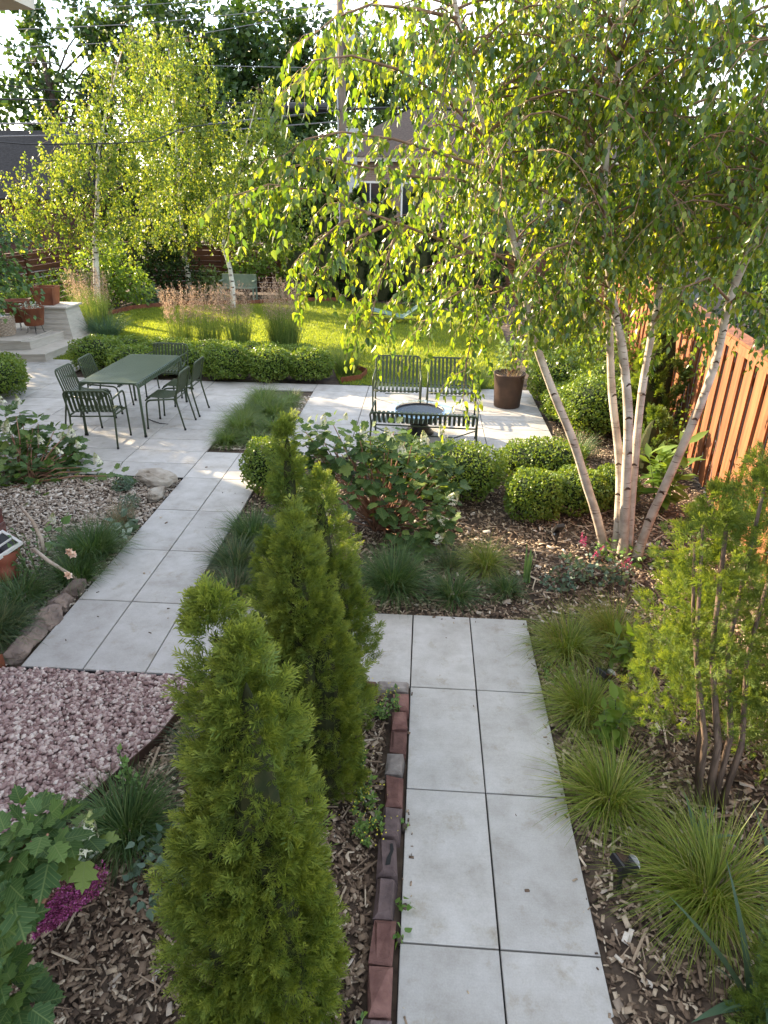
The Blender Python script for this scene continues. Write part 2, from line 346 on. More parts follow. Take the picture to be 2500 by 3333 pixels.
M_rust = solid('corten_steel', (0.13, 0.042, 0.022), (0.24, 0.085, 0.040), scale=5, rough=0.7, bump=0.15, bscale=60)
M_rustdark = solid('dark_rusty_steel', (0.055, 0.033, 0.024), (0.10, 0.058, 0.04), scale=5, rough=0.6, bump=0.2, bscale=40)
M_edging = solid('brown_steel_edging', (0.045, 0.025, 0.018), (0.08, 0.04, 0.028), scale=9, rough=0.7)
M_deck = solid('pale_composite_board', (0.42, 0.38, 0.32), (0.49, 0.45, 0.385), scale=6, rough=0.6, stretch=(1, 1, 6))
M_fence = solid('cedar_stain', (0.17, 0.062, 0.026), (0.29, 0.112, 0.048), scale=3, rough=0.7, bump=0.25, bscale=10, stretch=(6, 6, 0.6), rnd=0.15)
M_fenced = solid('dark_brown_stain', (0.075, 0.028, 0.016), (0.12, 0.048, 0.026), scale=3, rough=0.7, stretch=(0.6, 6, 6), rnd=0.2)
M_bark = birch_bark('river_birch_bark', (0.34, 0.275, 0.23), (0.58, 0.51, 0.44), (0.15, 0.105, 0.085))
M_barkw = birch_bark('white_birch_bark', (0.56, 0.52, 0.46), (0.74, 0.70, 0.63), (0.08, 0.065, 0.055), 0.6)
M_scar = solid('branch_scar', (0.045, 0.03, 0.022), (0.09, 0.06, 0.045), scale=30, rough=0.9)
M_twig = solid('birch_twig', (0.16, 0.09, 0.055), (0.25, 0.16, 0.10), scale=20, rough=0.7)
M_barkd = solid('grey_bark', (0.06, 0.045, 0.035), (0.12, 0.09, 0.07), scale=12, rough=0.9, bump=0.5, bscale=30, stretch=(3, 3, .6))
M_barkr = solid('cedar_bark', (0.075, 0.052, 0.04), (0.18, 0.125, 0.095), scale=10, rough=0.9, bump=0.5, bscale=20, stretch=(5, 5, .5))
M_stemr = solid('cinnamon_stem', (0.20, 0.10, 0.06), (0.32, 0.18, 0.11), scale=14, rough=0.85, bump=.3, bscale=30)
M_stemg = solid('green_stem', (0.07, 0.11, 0.03), (0.11, 0.15, 0.05), scale=14, rough=0.6)
M_birch = foliage('birch_leaf', [(0.0, (0.028, 0.062, 0.018)), (0.35, (0.052, 0.095, 0.018)), (0.75, (0.095, 0.14, 0.02)), (1.0, (0.19, 0.21, 0.03))], trans=0.48, tcol=(2.5, 2.2, 0.45), rough=0.33, spec=0.6)
M_birchb = foliage('white_birch_leaf', [(0.0, (0.05, 0.095, 0.02)), (0.5, (0.085, 0.13, 0.025)), (1.0, (0.16, 0.19, 0.04))], trans=0.45, tcol=(2.0, 1.7, 0.55))
M_tree = foliage('dark_tree_leaf', [(0.0, (0.014, 0.036, 0.010)), (0.6, (0.030, 0.062, 0.014)), (1.0, (0.065, 0.10, 0.022))], trans=0.35, tcol=(1.9, 1.7, 0.5))
M_box = foliage('boxwood_leaf', [(0.0, (0.06, 0.105, 0.018)), (0.6, (0.10, 0.155, 0.025)), (1.0, (0.16, 0.205, 0.04))], trans=0.3, tcol=(1.8, 1.6, 0.5), rough=0.4)
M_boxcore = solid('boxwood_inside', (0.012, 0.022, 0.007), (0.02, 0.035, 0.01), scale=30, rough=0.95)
M_thuja = foliage('arborvitae_spray', [(0.0, (0.040, 0.075, 0.016)), (0.6, (0.068, 0.108, 0.018)), (1.0, (0.105, 0.14, 0.022))], trans=0.28, tcol=(1.7, 1.6, 0.5), tint=(0.40, 0.42, 0.065), rough=0.55)
M_thujag = foliage('arborvitae_green', [(0.0, (0.040, 0.080, 0.020)), (0.6, (0.065, 0.112, 0.024)), (1.0, (0.10, 0.14, 0.03))], trans=0.38, tcol=(1.8, 1.6, 0.5), tint=(0.30, 0.34, 0.06), rough=0.55)
M_thujad = foliage('shade_toned_arborvitae', [(0.0, (0.014, 0.032, 0.010)), (0.6, (0.024, 0.05, 0.014)), (1.0, (0.05, 0.085, 0.02))], trans=0.15, rough=0.7, spec=.15, gain=.8)  # low gain puts the shade of nearby trees into the leaf colour
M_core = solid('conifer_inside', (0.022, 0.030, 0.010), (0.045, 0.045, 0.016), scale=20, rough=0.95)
M_oak = foliage('oakleaf_hydrangea_leaf', [(0.0, (0.030, 0.066, 0.020)), (0.6, (0.050, 0.096, 0.027)), (0.9, (0.085, 0.14, 0.034)), (1.0, (0.14, 0.19, 0.045))], trans=0.3, tcol=(1.7, 1.6, 0.6), rough=0.6, veins=.55)
M_petal = island_mat('cream_petal', [(0.0, (0.55, 0.58, 0.36)), (0.5, (0.72, 0.70, 0.52)), (1.0, (0.80, 0.78, 0.66))], rough=0.8, grain=0.1)
M_bud = island_mat('green_bud', [(0.0, (0.28, 0.34, 0.10)), (1.0, (0.50, 0.52, 0.24))], rough=0.8, grain=0.1)
M_sedge = foliage('dark_grass', [(0.0, (0.028, 0.065, 0.020)), (0.6, (0.05, 0.095, 0.026)), (1.0, (0.10, 0.14, 0.045))], trans=0.25, tcol=(1.6, 1.5, .6))
M_sedgeb = foliage('blue_green_grass', [(0.0, (0.030, 0.060, 0.026)), (0.6, (0.05, 0.088, 0.034)), (1.0, (0.14, 0.14, 0.07))], trans=0.25, tcol=(1.6, 1.5, .6))
M_sedgey = foliage('golden_sedge', [(0.0, (0.075, 0.12, 0.016)), (0.5, (0.125, 0.17, 0.024)), (0.9, (0.20, 0.215, 0.045)), (1.0, (0.28, 0.25, 0.10))], trans=0.3, tcol=(1.6, 1.5, .6))
M_isl = foliage('island_grass', [(0.0, (0.05, 0.095, 0.022)), (0.6, (0.085, 0.135, 0.03)), (1.0, (0.15, 0.18, 0.05))], trans=0.3, tcol=(1.6, 1.5, .6))
M_reed = foliage('reed_grass', [(0.0, (0.055, 0.105, 0.03)), (0.6, (0.095, 0.15, 0.04)), (1.0, (0.18, 0.21, 0.07))], trans=0.35, tcol=(1.6, 1.4, .6))
M_plume = foliage('reed_plume', [(0.0, (0.17, 0.125, 0.10)), (0.5, (0.26, 0.20, 0.155)), (1.0, (0.35, 0.285, 0.22))], trans=0.4, tcol=(1.4, 1.2, 1.0), rough=0.8, spec=.1)
M_iris = foliage('iris_leaf', [(0.0, (0.09, 0.16, 0.06)), (1.0, (0.14, 0.22, 0.08))], trans=0.3, tcol=(1.6, 1.5, .6))
M_irisb = foliage('blue_iris_leaf', [(0.0, (0.045, 0.088, 0.058)), (1.0, (0.075, 0.125, 0.075))], trans=0.25, tcol=(1.5, 1.5, .8))
M_phlox = foliage('long_green_leaf', [(0.0, (0.07, 0.13, 0.022)), (1.0, (0.13, 0.20, 0.04))], trans=0.5, tcol=(1.8, 1.6, .5))
M_sedum = foliage('sedum_leaf', [(0.0, (0.06, 0.12, 0.03)), (1.0, (0.13, 0.20, 0.045))], trans=0.25)
M_yellow = island_mat('yellow_flower', [(0.0, (0.45, 0.40, 0.04)), (1.0, (0.62, 0.55, 0.07))], rough=0.8)
M_rose = island_mat('peach_rose_petal', [(0.0, (0.80, 0.50, 0.34)), (1.0, (0.86, 0.70, 0.56))], rough=0.7, grain=0.1)
M_roseleaf = foliage('rose_leaf', [(0.0, (0.05, 0.10, 0.035)), (1.0, (0.09, 0.15, 0.05))], trans=0.25)
M_mag = island_mat('magenta_plume', [(0.0, (0.13, 0.025, 0.06)), (0.45, (0.24, 0.045, 0.13)), (0.8, (0.36, 0.08, 0.23)), (1.0, (0.50, 0.16, 0.36))], rough=0.9, grain=0.2)
M_magold = island_mat('faded_plume', [(0.0, (0.09, 0.035, 0.035)), (1.0, (0.24, 0.10, 0.09))], rough=0.9)
M_pink = island_mat('pink_plume', [(0.0, (0.45, 0.05, 0.17)), (1.0, (0.75, 0.16, 0.34))], rough=0.9)
M_bluegrn = foliage('grey_green_leaflet', [(0.0, (0.05, 0.088, 0.062)), (1.0, (0.09, 0.135, 0.09))], trans=0.2)
M_silver = foliage('silver_leaf', [(0.0, (0.22, 0.27, 0.21)), (1.0, (0.32, 0.37, 0.30))], trans=0.15, tcol=(1, 1, .9), rough=.9)
M_mint = foliage('mint_leaf', [(0.0, (0.06, 0.13, 0.03)), (1.0, (0.12, 0.20, 0.05))], trans=0.3)
M_red = foliage('redbud_leaf', [(0.0, (0.032, 0.075, 0.026)), (0.7, (0.055, 0.105, 0.034)), (1.0, (0.12, 0.17, 0.05))], trans=0.35, tcol=(1.8, 1.6, .6), rough=.4)
M_brick1 = solid('red_clay_brick', (0.115, 0.055, 0.046), (0.19, 0.10, 0.082), scale=14, rough=0.9, bump=0.5, bscale=60, rnd=0.3)
M_brickg = solid('grey_cobble', (0.17, 0.145, 0.13), (0.28, 0.245, 0.22), scale=20, rough=0.9, bump=0.5, bscale=60, rnd=0.15)
M_brickp = solid('purple_grey_brick', (0.10, 0.072, 0.070), (0.16, 0.115, 0.11), scale=16, rough=0.9, bump=0.5, bscale=60, rnd=0.2)
M_stone = solid('limestone_rock', (0.28, 0.24, 0.19), (0.44, 0.40, 0.34), scale=7, rough=0.9, bump=0.6, bscale=18)
M_edgestone = solid('edging_stone', (0.13, 0.10, 0.085), (0.26, 0.20, 0.165), scale=7, rough=0.9, bump=0.6, bscale=25, rnd=0.3)
M_wallbrick = brick_mat('house_red_brick', (0.20, 0.055, 0.04), (0.14, 0.04, 0.032), (0.30, 0.28, 0.25), rotated=True)
M_tanbrick = brick_mat('tan_brick', (0.27, 0.175, 0.125), (0.21, 0.135, 0.095), (0.28, 0.25, 0.21))
M_white = solid('white_painted_metal', (0.66, 0.64, 0.60), (0.72, 0.70, 0.66), scale=5, rough=0.5)
M_cream = solid('cream_trim', (0.55, 0.49, 0.40), (0.60, 0.55, 0.46), scale=5, rough=0.6)
M_shingle = solid('roof_shingle', (0.075, 0.062, 0.055), (0.14, 0.115, 0.10), scale=14, rough=0.9, bump=.4, bscale=30)
M_shingleb = solid('brown_shingle', (0.075, 0.055, 0.045), (0.12, 0.09, 0.072), scale=14, rough=0.9, bump=.4, bscale=30)
M_terra = solid('terracotta', (0.26, 0.075, 0.045), (0.33, 0.11, 0.07), scale=8, rough=0.8)
M_black = solid('black_plastic', (0.012, 0.012, 0.013), rough=0.4, spec=.5)
M_panel = solid('solar_panel', (0.012, 0.014, 0.022), rough=0.12, spec=.7)
M_led = solid('clear_led_lens', (0.60, 0.61, 0.60), (0.72, 0.72, 0.70), scale=120, rough=0.2, spec=.6)
M_pole = solid('weathered_pole', (0.11, 0.085, 0.065), (0.19, 0.15, 0.12), scale=8, rough=0.9, stretch=(5, 5, .4))
M_wire = solid('cable_sheath', (0.02, 0.02, 0.02), rough=0.5)
M_wirel = solid('aluminium_wire', (0.22, 0.22, 0.23), rough=0.4, metallic=0.6)
M_steel = solid('galvanised_box', (0.35, 0.36, 0.36), (0.42, 0.43, 0.43), scale=8, rough=0.5)
M_wicker = solid('pale_wicker', (0.40, 0.31, 0.23), (0.55, 0.45, 0.35), scale=30, rough=0.8)
M_glassd = solid('dark_window', (0.02, 0.025, 0.03), rough=0.06, spec=.6)
M_water = solid('dark_still_water', (0.020, 0.020, 0.021), rough=0.22, spec=.25)
M_glass = glassy('clear_glass', (0.86, 0.95, 0.92))
M_sling = solid('green_sling', (0.10, 0.17, 0.13), (0.13, 0.20, 0.16), scale=20, rough=0.7)
M_bench = solid('sage_paint', (0.20, 0.25, 0.19), (0.25, 0.30, 0.23), scale=9, rough=0.6)
M_stick = birch_bark('birch_stick', (0.30, 0.22, 0.16), (0.48, 0.40, 0.32), (0.08, 0.06, 0.05))
M_shingled = solid('dark_shingle', (0.022, 0.022, 0.024), (0.04, 0.04, 0.043), scale=14, rough=0.95, spec=.1)
M_asphalt = solid('alley_asphalt', (0.09, 0.09, 0.09), (0.13, 0.13, 0.125), scale=10, rough=0.9)
M_siding = solid('dark_red_siding', (0.075, 0.03, 0.025), (0.09, 0.04, 0.032), scale=3, rough=0.8)
M_peony = foliage('bright_shrub_leaf', [(0.0, (0.07, 0.13, 0.022)), (1.0, (0.14, 0.20, 0.04))], trans=0.4, tcol=(1.9, 1.7, .5))

# ================================================================== THE SETTING
def sheet(name, poly, z, mat, kind='structure'):
    b = MB(); b.add([(p[0], p[1], z) for p in poly], [tuple(range(len(poly)))])
    return tag(b.build(name, mat), kind=kind)
def rect(x0, y0, x1, y1): return [(x0, y0), (x1, y0), (x1, y1), (x0, y1)]
def in_poly(P, poly):
    x, y = P[:, 0], P[:, 1]; ins = np.zeros(len(P), bool); n = len(poly)
    for i in range(n):
        x0, y0 = poly[i]; x1, y1 = poly[(i + 1) % n]
        if y0 == y1: continue
        c = ((y0 > y) != (y1 > y)) & (x < (x1 - x0) * (y - y0) / (y1 - y0) + x0); ins ^= c
    return ins
def pts_in(poly, density):
    a = np.array(poly); lo, hi = a.min(0), a.max(0)
    n = int((hi - lo).prod() * density); P = lo + rng.random((n, 2)) * (hi - lo)
    return P[in_poly(P, poly)]

sheet('ground', rect(-220, -120, 220, 320), -0.035, M_soil)
sheet('alley', rect(-60, 19.3, 60, 24.5), -0.028, M_asphalt)

# ---- paved path and patio: every slab is a piece of its own
TW, TL = 0.45, 0.8613
JOINT = 0.009
XL = -2.7527
slabs = []            # x0, y0, x1, y1
for j in range(0, 6):                                            # right path towards the house
    for i in (0, 1): slabs.append((i * TW, -(j + 1) * TL, (i + 1) * TW, -j * TL))
for i in range(6): slabs.append((XL + i * TW, -TL, XL + (i + 1) * TW if i < 5 else 0.0, 0.0))     # linking row
for k in range(0, 4):                                            # left path towards the patio
    for i in (0, 1): slabs.append((XL + i * TW, k * TL, XL + (i + 1) * TW, (k + 1) * TL))
PW, PD = 0.91, 0.4306
ISL = (XL + 0.02, 3.60, XL + PW, 6.15)                            # planted island left open in the patio
def patio_y0(k): return 3 * TL + k * PD
xs = [XL + (i - 6) * PW for i in range(0, 12)]
xs[-1] = 1.83
patio = []
for k in range(10):
    for i in range(len(xs) - 1):
        x0, x1 = xs[i], xs[i + 1]; y0 = patio_y0(k); y1 = y0 + PD
        if x0 >= XL - 0.01 and x1 <= XL + PW + 0.01:
            if k < 2: continue                                    # left path slabs lie here
            if y1 > ISL[1] + 0.1 and y0 < ISL[3] - 0.1: continue  # island
        if x0 > XL + PW - 0.1 and y0 < 3.40: continue             # hedge bed south of the seats
        if x1 < -6.2 and y0 < 4.0: continue
        patio.append((x0, y0, x1, y1))
for k in range(10, 13):                                           # up to the deck step on the left
    for i in range(0, 2):
        patio.append((xs[i], patio_y0(k), xs[i + 1], patio_y0(k) + PD))
slabs_all = [('path', s) for s in slabs] + [('patio', s) for s in patio]
pb = MB()
for z_ in ((-0.02, rect(0, -6 * TL, 2 * TW, 0)), (-0.02, rect(XL, -TL, 0.0 - 0.002, 0)), (-0.02, rect(XL, 0.002, XL + 2 * TW, 4 * TL))):
    pb.add([(p[0], p[1], z_[0]) for p in z_[1]], [(0, 1, 2, 3)])
path_o = tag(pb.build('path', M_joint), kind='structure')
patb = MB()
for s in patio: patb.add([(p[0], p[1], -0.021) for p in rect(*s)], [(0, 1, 2, 3)])
patio_o = tag(patb.build('patio', M_joint), kind='structure')
slab_cache = {}
for which, (x0, y0, x1, y1) in slabs_all:
    w, d = round(x1 - x0 - JOINT, 3), round(y1 - y0 - JOINT, 3)
    if (w, d) not in slab_cache:
        b = MB(); b.cbox((0, 0, -0.0125), (w, d, 0.025), 0.003); me = b.mesh('paver'); me.materials.append(M_paver); slab_cache[(w, d)] = me
    o = mobj('paver', slab_cache[(w, d)], path_o if which == 'path' else patio_o, ((x0 + x1) / 2, (y0 + y1) / 2, random.uniform(-0.0015, 0.0005)))
    o.rotation_euler = (random.uniform(-.0012, .0012), random.uniform(-.0012, .0012), random.uniform(-.0035, .0035))

# ---- lawn
LAWN = [(-7.55, 8.75), (-8.2, 11.0), (-8.45, 12.8), (-8.15, 14.2), (-7.2, 15.1), (-5.2, 15.6), (-4.2, 16.3), (-2.5, 16.6), (-0.6, 16.2), (0.6, 15.2), (1.4, 14.2), (1.9, 12.6), (1.8, 10.0), (1.6, 7.6), (1.4, 6.95), (-1.45, 6.95), (-1.75, 8.2), (-5.6, 8.6), (-6.4, 8.05), (-7.3, 8.2)]
lawn_o = sheet('lawn', LAWN, -0.012, M_lawnbase)
P = pts_in(LAWN, 2000.0); n = len(P)
h = rng.uniform(0.025, 0.06, n); az = rng.uniform(0, 2 * np.pi, n); ln = rng.uniform(0.1, 0.7, n)
tip = np.stack([np.cos(az) * ln * h, np.sin(az) * ln * h, h], 1); a2 = rng.uniform(0, 2 * np.pi, n)
sd = np.stack([np.cos(a2), np.sin(a2), np.zeros(n)], 1) * rng.uniform(0.005, 0.011, n)[:, None]
b0 = np.stack([P[:, 0], P[:, 1], np.full(n, -0.013)], 1)
V = np.stack([b0 - sd, b0 + sd, b0 + tip], 1).reshape(-1, 3); F = np.arange(3 * n).reshape(-1, 3)
g = np_obj('grass', [(V, F)], M_grass, None, 'stuff'); tag(g, 'short mown green grass covering the sunny back lawn', 'grass')

# ---- mulch beds: loose wood chips (stuff)
BED_R = [(0.91, -5.2), (3.7, -5.2), (3.9, 7.0), (2.3, 7.2), (1.84, 4.5), (1.84, 3.42), (-1.84, 3.42), (-1.84, 0.01), (0.91, 0.01)]
BED_M = [(-1.50, -0.87), (-1.46, -1.1), (-1.55, -1.5), (-1.78, -2.0), (-2.05, -2.4), (-2.3, -2.75), (-2.4, -3.1), (-2.6, -5.2), (-0.15, -5.2), (-0.14, -0.93)]
BED_L = [(-3.85, -0.85), (-2.86, -0.85), (-2.77, 0.1), (-2.77, 2.57), (-5.9, 2.57), (-5.9, 0.95), (-3.85, 0.95)]
BED_I = rect(ISL[0], ISL[1], ISL[2], ISL[3])
BED_B = [(-10, 8.6), (-7.8, 8.9), (-8.4, 11.0), (-8.65, 12.8), (-8.35, 14.3), (-7.3, 15.3), (-5.2, 15.8), (-4.3, 16.5), (-2.5, 16.8), (-0.5, 16.4), (0.8, 15.3), (1.6, 14.3), (2.1, 12.6), (2.0, 9.0), (3.9, 7.5), (4.2, 17.6), (-12, 17.6)]
CV = np.array([(-.5, -.5, -.5), (.5, -.5, -.5), (.5, .5, -.5), (-.5, .5, -.5), (-.42, -.5, .5), (.5, -.4, .5), (.42, .5, .5), (-.5, .4, .5)])
CF = np.array([(4, 5, 6, 7), (0, 1, 5, 4), (1, 2, 6, 5), (2, 3, 7, 6), (3, 0, 4, 7)])
def chips(P, lmin, lmax, zmax=0.02, tilt=0.35, wr=(0.14, 0.55)):
    n = len(P); L = rng.uniform(lmin, lmax, n) * rng.choice([0.6, 1.0, 1.35], n); W = L * rng.uniform(*wr, n); T = rng.uniform(0.003, 0.008, n)
    y = np.stack([np.cos(a := rng.uniform(0, 2 * np.pi, n)), np.sin(a), rng.normal(0, tilt, n)], 1)
    zh = np.stack([rng.normal(0, tilt, n), rng.normal(0, tilt, n), np.ones(n)], 1)
    M = frames(y, zh, np.ones(n)); M = np.stack([M[:, :, 0] * W[:, None], M[:, :, 1] * L[:, None], M[:, :, 2] * T[:, None]], 2)
    loc = np.stack([P[:, 0], P[:, 1], -0.03 + rng.random(n) ** 1.5 * zmax + 0.006], 1)
    return scatter(CV, CF, M, loc)
def bed(name, poly, dens, lmin, lmax, label, mat, exclude=None, zmax=0.022):
    P = pts_in(poly, dens)
    if exclude is not None: P = P[~exclude(P)]
    v, f = chips(P, lmin, lmax, zmax)
    o = np_obj(name, [(v, f)], mat, None, 'stuff'); return tag(o, label, 'wood chips')
vis = lambda P: ~in_view(np.concatenate([P, np.zeros((len(P), 1))], 1), 0.12)
bed('wood_chip_mulch', BED_R, 1900, 0.020, 0.042, 'brown wood chip mulch under the big birch and along the right path', M_chip, lambda P: vis(P) | ((P[:, 1] > 0.2) & (rng.random(len(P)) > .55)))
bed('wood_chip_mulch', BED_M, 3200, 0.017, 0.040, 'dark shredded mulch around the three conifers by the gravel', M_chip, vis)
bed('wood_chip_mulch', BED_L, 2000, 0.018, 0.045, 'pale chunky wood chips in the bed left of the left path', M_chipbig, vis)
bed('wood_chip_mulch', BED_I, 1300, 0.02, 0.05, 'pale wood chips between grass tufts of the patio island', M_chipbig)
bed('wood_chip_mulch', BED_B, 70, 0.05, 0.12, 'brown mulch in the borders around the lawn', M_chip)
# bigger loose pieces lying on top
bed('loose_bark_pieces', [(0.93, -4.6), (2.6, -4.6), (2.6, 2.0), (-1.0, 2.0), (-1.0, 0.06), (0.93, 0.06)], 70, 0.03, 0.06, 'larger pale bark pieces strewn over the right bed', M_chipbig, vis, 0.03)
bed('loose_bark_pieces', [(-1.3, -4.6), (-0.17, -4.6), (-0.16, -0.95), (-1.3, -1.2)], 80, 0.03, 0.06, 'larger pale bark pieces strewn beside the brick edging', M_chipbig, vis, 0.03)
# twigs and slivers
P = np.concatenate([pts_in([(0.95, -4.6), (2.6, -4.6), (2.6, 2.2), (0, 2.2), (0, .1), (.95, .1)], 90), pts_in(BED_M, 110)])
v, f = chips(P, 0.08, 0.17, 0.03, 0.12, (0.04, 0.07)); tag(np_obj('twig_litter', [(v, f)], M_chip, None, 'stuff'), 'thin twigs and slivers lying on the mulch', 'twigs')
# litter on the slabs
P = np.concatenate([pts_in(rect(0.0, -4.3, 0.05, -0.9), 120), pts_in(rect(0.85, -4.3, 0.9, 0.0), 260), pts_in(rect(0.1, -4.3, 0.85, -0.1), 4), pts_in(rect(0.1, -.1, 0.88, 0.0), 120), pts_in(rect(XL, -.8, XL + .9, 3), 5)])
v, f = chips(P, 0.010, 0.026, 0.0, 0.1, (0.1, 0.6)); v[:, 2] += 0.027
tag(np_obj('path_litter', [(v, f)], M_chip, None, 'stuff'), 'small crumbs of bark fallen on the pale path slabs', 'crumbs')

# ---- pink gravel
GRAVEL = [(-2.75, -0.87), (-1.50, -0.87), (-1.46, -1.1), (-1.55, -1.5), (-1.78, -2.0), (-2.05, -2.4), (-2.3, -2.75), (-2.4, -3.3), (-3.6, -3.3), (-3.6, -0.95)]
sheet('gravel_bed', GRAVEL, -0.026, M_gbase)
t = (1 + 5 ** .5) / 2
ICO = np.array([(-1, t, 0), (1, t, 0), (-1, -t, 0), (1, -t, 0), (0, -1, t), (0, 1, t), (0, -1, -t), (0, 1, -t), (t, 0, -1), (t, 0, 1), (-t, 0, -1), (-t, 0, 1)]) / 1.9
ICF = np.array([(0, 11, 5), (0, 5, 1), (0, 1, 7), (0, 7, 10), (0, 10, 11), (1, 5, 9), (5, 11, 4), (11, 10, 2), (10, 7, 6), (7, 1, 8), (3, 9, 4), (3, 4, 2), (3, 2, 6), (3, 6, 8), (3, 8, 9), (4, 9, 5), (2, 4, 11), (6, 2, 10), (8, 6, 7), (9, 8, 1)])
P = pts_in(GRAVEL, 3600); P = P[~vis(P)]; parts = []
for q in range(6):
    Q = P[q::6]; n = len(Q); tv = ICO + rng.normal(0, 0.2, ICO.shape)
    s = rng.uniform(0.0095, 0.020, n)
    y = np.stack([np.cos(a := rng.uniform(0, 6.28, n)), np.sin(a), rng.normal(0, .3, n)], 1); M = frames(y, np.stack([rng.normal(0, .4, n), rng.normal(0, .4, n), np.ones(n)], 1), np.ones(n))
    M = np.stack([M[:, :, 0] * s[:, None], M[:, :, 1] * (s * rng.uniform(1.0, 1.6, n))[:, None], M[:, :, 2] * (s * rng.uniform(.55, .85, n))[:, None]], 2)
    parts.append(scatter(tv, ICF, M, np.stack([Q[:, 0], Q[:, 1], -0.018 + rng.random(n) * 0.016], 1)))
tag(np_obj('gravel', parts, M_gravel, None, 'stuff'), 'pink and mauve crushed stone gravel beside the left path', 'gravel')

def ribbon(name, pts, h, th, mat, label, cat, z0=-0.03):
    b = MB(); n = len(pts); V = []; F = []
    for i, p in enumerate(pts):
        a = Vector(pts[max(i - 1, 0)]); c = Vector(pts[min(i + 1, n - 1)]); d = (c - a).normalized(); nn = Vector((-d.y, d.x)) * th / 2
        for s in (1, -1):
            for z in (z0, z0 + h): V.append((p[0] + nn.x * s, p[1] + nn.y * s, z))
    for i in range(n - 1):
        o = i * 4; q = o + 4
        F += [(o, q, q + 1, o + 1), (o + 1, q + 1, q + 3, o + 3), (o + 3, q + 3, q + 2, o + 2), (o + 2, q + 2, q, o)]
    F += [(0, 1, 3, 2), (n * 4 - 4, n * 4 - 2, n * 4 - 1, n * 4 - 3)]
    b.add(V, F); o = b.build(name, mat); return tag(o, label, cat)
ribbon('steel_edging', [(-1.43, -0.9), (-1.43, -1.1), (-1.52, -1.5), (-1.75, -2.0), (-2.02, -2.4), (-2.27, -2.75), (-2.37, -3.3)], 0.085, 0.007, M_edging, 'curved brown steel strip between pink gravel and conifer bed', 'edging')
ribbon('steel_edging', [(-2.86, -0.86), (-2.98, -1.15), (-3.15, -1.7)], 0.13, 0.007, M_rust, 'short rust orange steel strip at the gravel corner by the edging stones', 'edging')
ribbon('steel_edging', [(XL + .02, -0.868), (-1.5, -0.868)], 0.026, 0.006, M_black, 'straight black strip along the slabs above the gravel', 'edging')
ribbon('steel_edging', [(-5.6, 2.575), (XL - .005, 2.575)], 0.03, 0.006, M_black, 'straight black strip between patio slabs and pale wood chips', 'edging')
ribbon('steel_edging', [(-8.50, 12.6), (-8.22, 14.25), (-7.25, 15.2), (-5.2, 15.7), (-4.25, 16.4), (-2.5, 16.7)], 0.13, 0.01, M_rust, 'rust brown steel strip along the far left curve of the lawn', 'edging')
ribbon('steel_edging', [(-1.45, 7.05), (-1.12, 7.3), (-1.05, 7.75), (-1.3, 8.1), (-1.7, 8.2)], 0.12, 0.01, M_rust, 'curved rust red steel strip around the wispy grass by the lawn', 'edging')

# ---- edging bricks along the right path
be = thing('brick_edging', 'row of worn red and grey bricks along the right path', 'brick edging', (-0.07, -2.0, 0))
y = -0.98; mats = [M_brick1, M_brick1, M_brick1, M_brickg, M_brick1, M_brickp, M_brickp, M_brickp, M_brick1, M_brick1, M_brickp, M_brick1]
lens = [0.17, 0.17, 0.19, 0.165, 0.21, 0.20, 0.215, 0.21, 0.205, 0.2, 0.21, 0.2]; R = random.Random(3)
for i, (m, L) in enumerate(zip(mats, lens)):
    b = MB(); b.cbox((0, 0, 0), (0.098, L - 0.012, 0.10), 0.019, 0.009, 0, R); o = b.build('brick', m, be)
    o.location = (0.0 + R.uniform(-.008, .008) + (0.012 if i < 3 else 0), y - L / 2 + 2.0, 0.005 + R.uniform(-.006, .006)); o.rotation_euler = (R.uniform(-.03, .03), R.uniform(-.04, .04), R.uniform(-.05, .05)); y -= L
    if i == 6:
        tp = MB(); tp.add([(-.012, -.06, .0545), (.012, -.055, .0545), (.018, -.01, .0545), (.03, .03, .0545), (.022, .065, .0545), (.008, .06, .0545), (.012, .02, .0545), (-.006, -.02, .0545)], [(0, 1, 2, 3, 4, 5, 6, 7)])
        k = tp.build('tar_patch', M_foot, o)
b = MB(); b.cbox((0, 0, 0), (0.21, 0.085, 0.10), 0.014, 0.006, 0, R); o = b.build('brick', M_brickg, be); o.location = (-0.045, 1.075, 0.008)
b = MB(); b.cbox((0, 0, 0), (0.15, 0.085, 0.09), 0.012, 0.006, 0, R); o = b.build('brick', M_brick1, be); o.location = (-0.235, 1.075, 0.002)

def rock(name, size, mat, parent=None, seed=1, flat=0.6):
    r = np.random.default_rng(seed); import bmesh
    bm = bmesh.new(); bmesh.ops.create_icosphere(bm, subdivisions=4, radius=0.5)
    dirs = unit(r.normal(size=(14, 3))); offs = r.uniform(0.27, 0.43, 14)
    for vv in bm.verts:
        c = np.array(vv.co)
        for d, o_ in zip(dirs, offs):
            k = c @ d
            if k > o_: c = c - d * (k - o_)
        c[2] = max(c[2], -0.32); c += .022 * np.sin(c[[1, 2, 0]] * 23 + seed) * np.sin(c * 17 + 2 * seed) + .012 * np.sin(c[[2, 0, 1]] * 47) + r.normal(0, 0.003, 3); vv.co = Vector((c[0] * size[0], c[1] * size[1], c[2] * size[2]))
    me = bpy.data.meshes.new(name); bm.to_mesh(me); bm.free(); me.materials.append(mat)
    return link(bpy.data.objects.new(name, me), parent)
es = thing('stone_edging', 'row of rough brown edging stones left of the left path', 'stone edging', (-2.82, -0.3, 0))
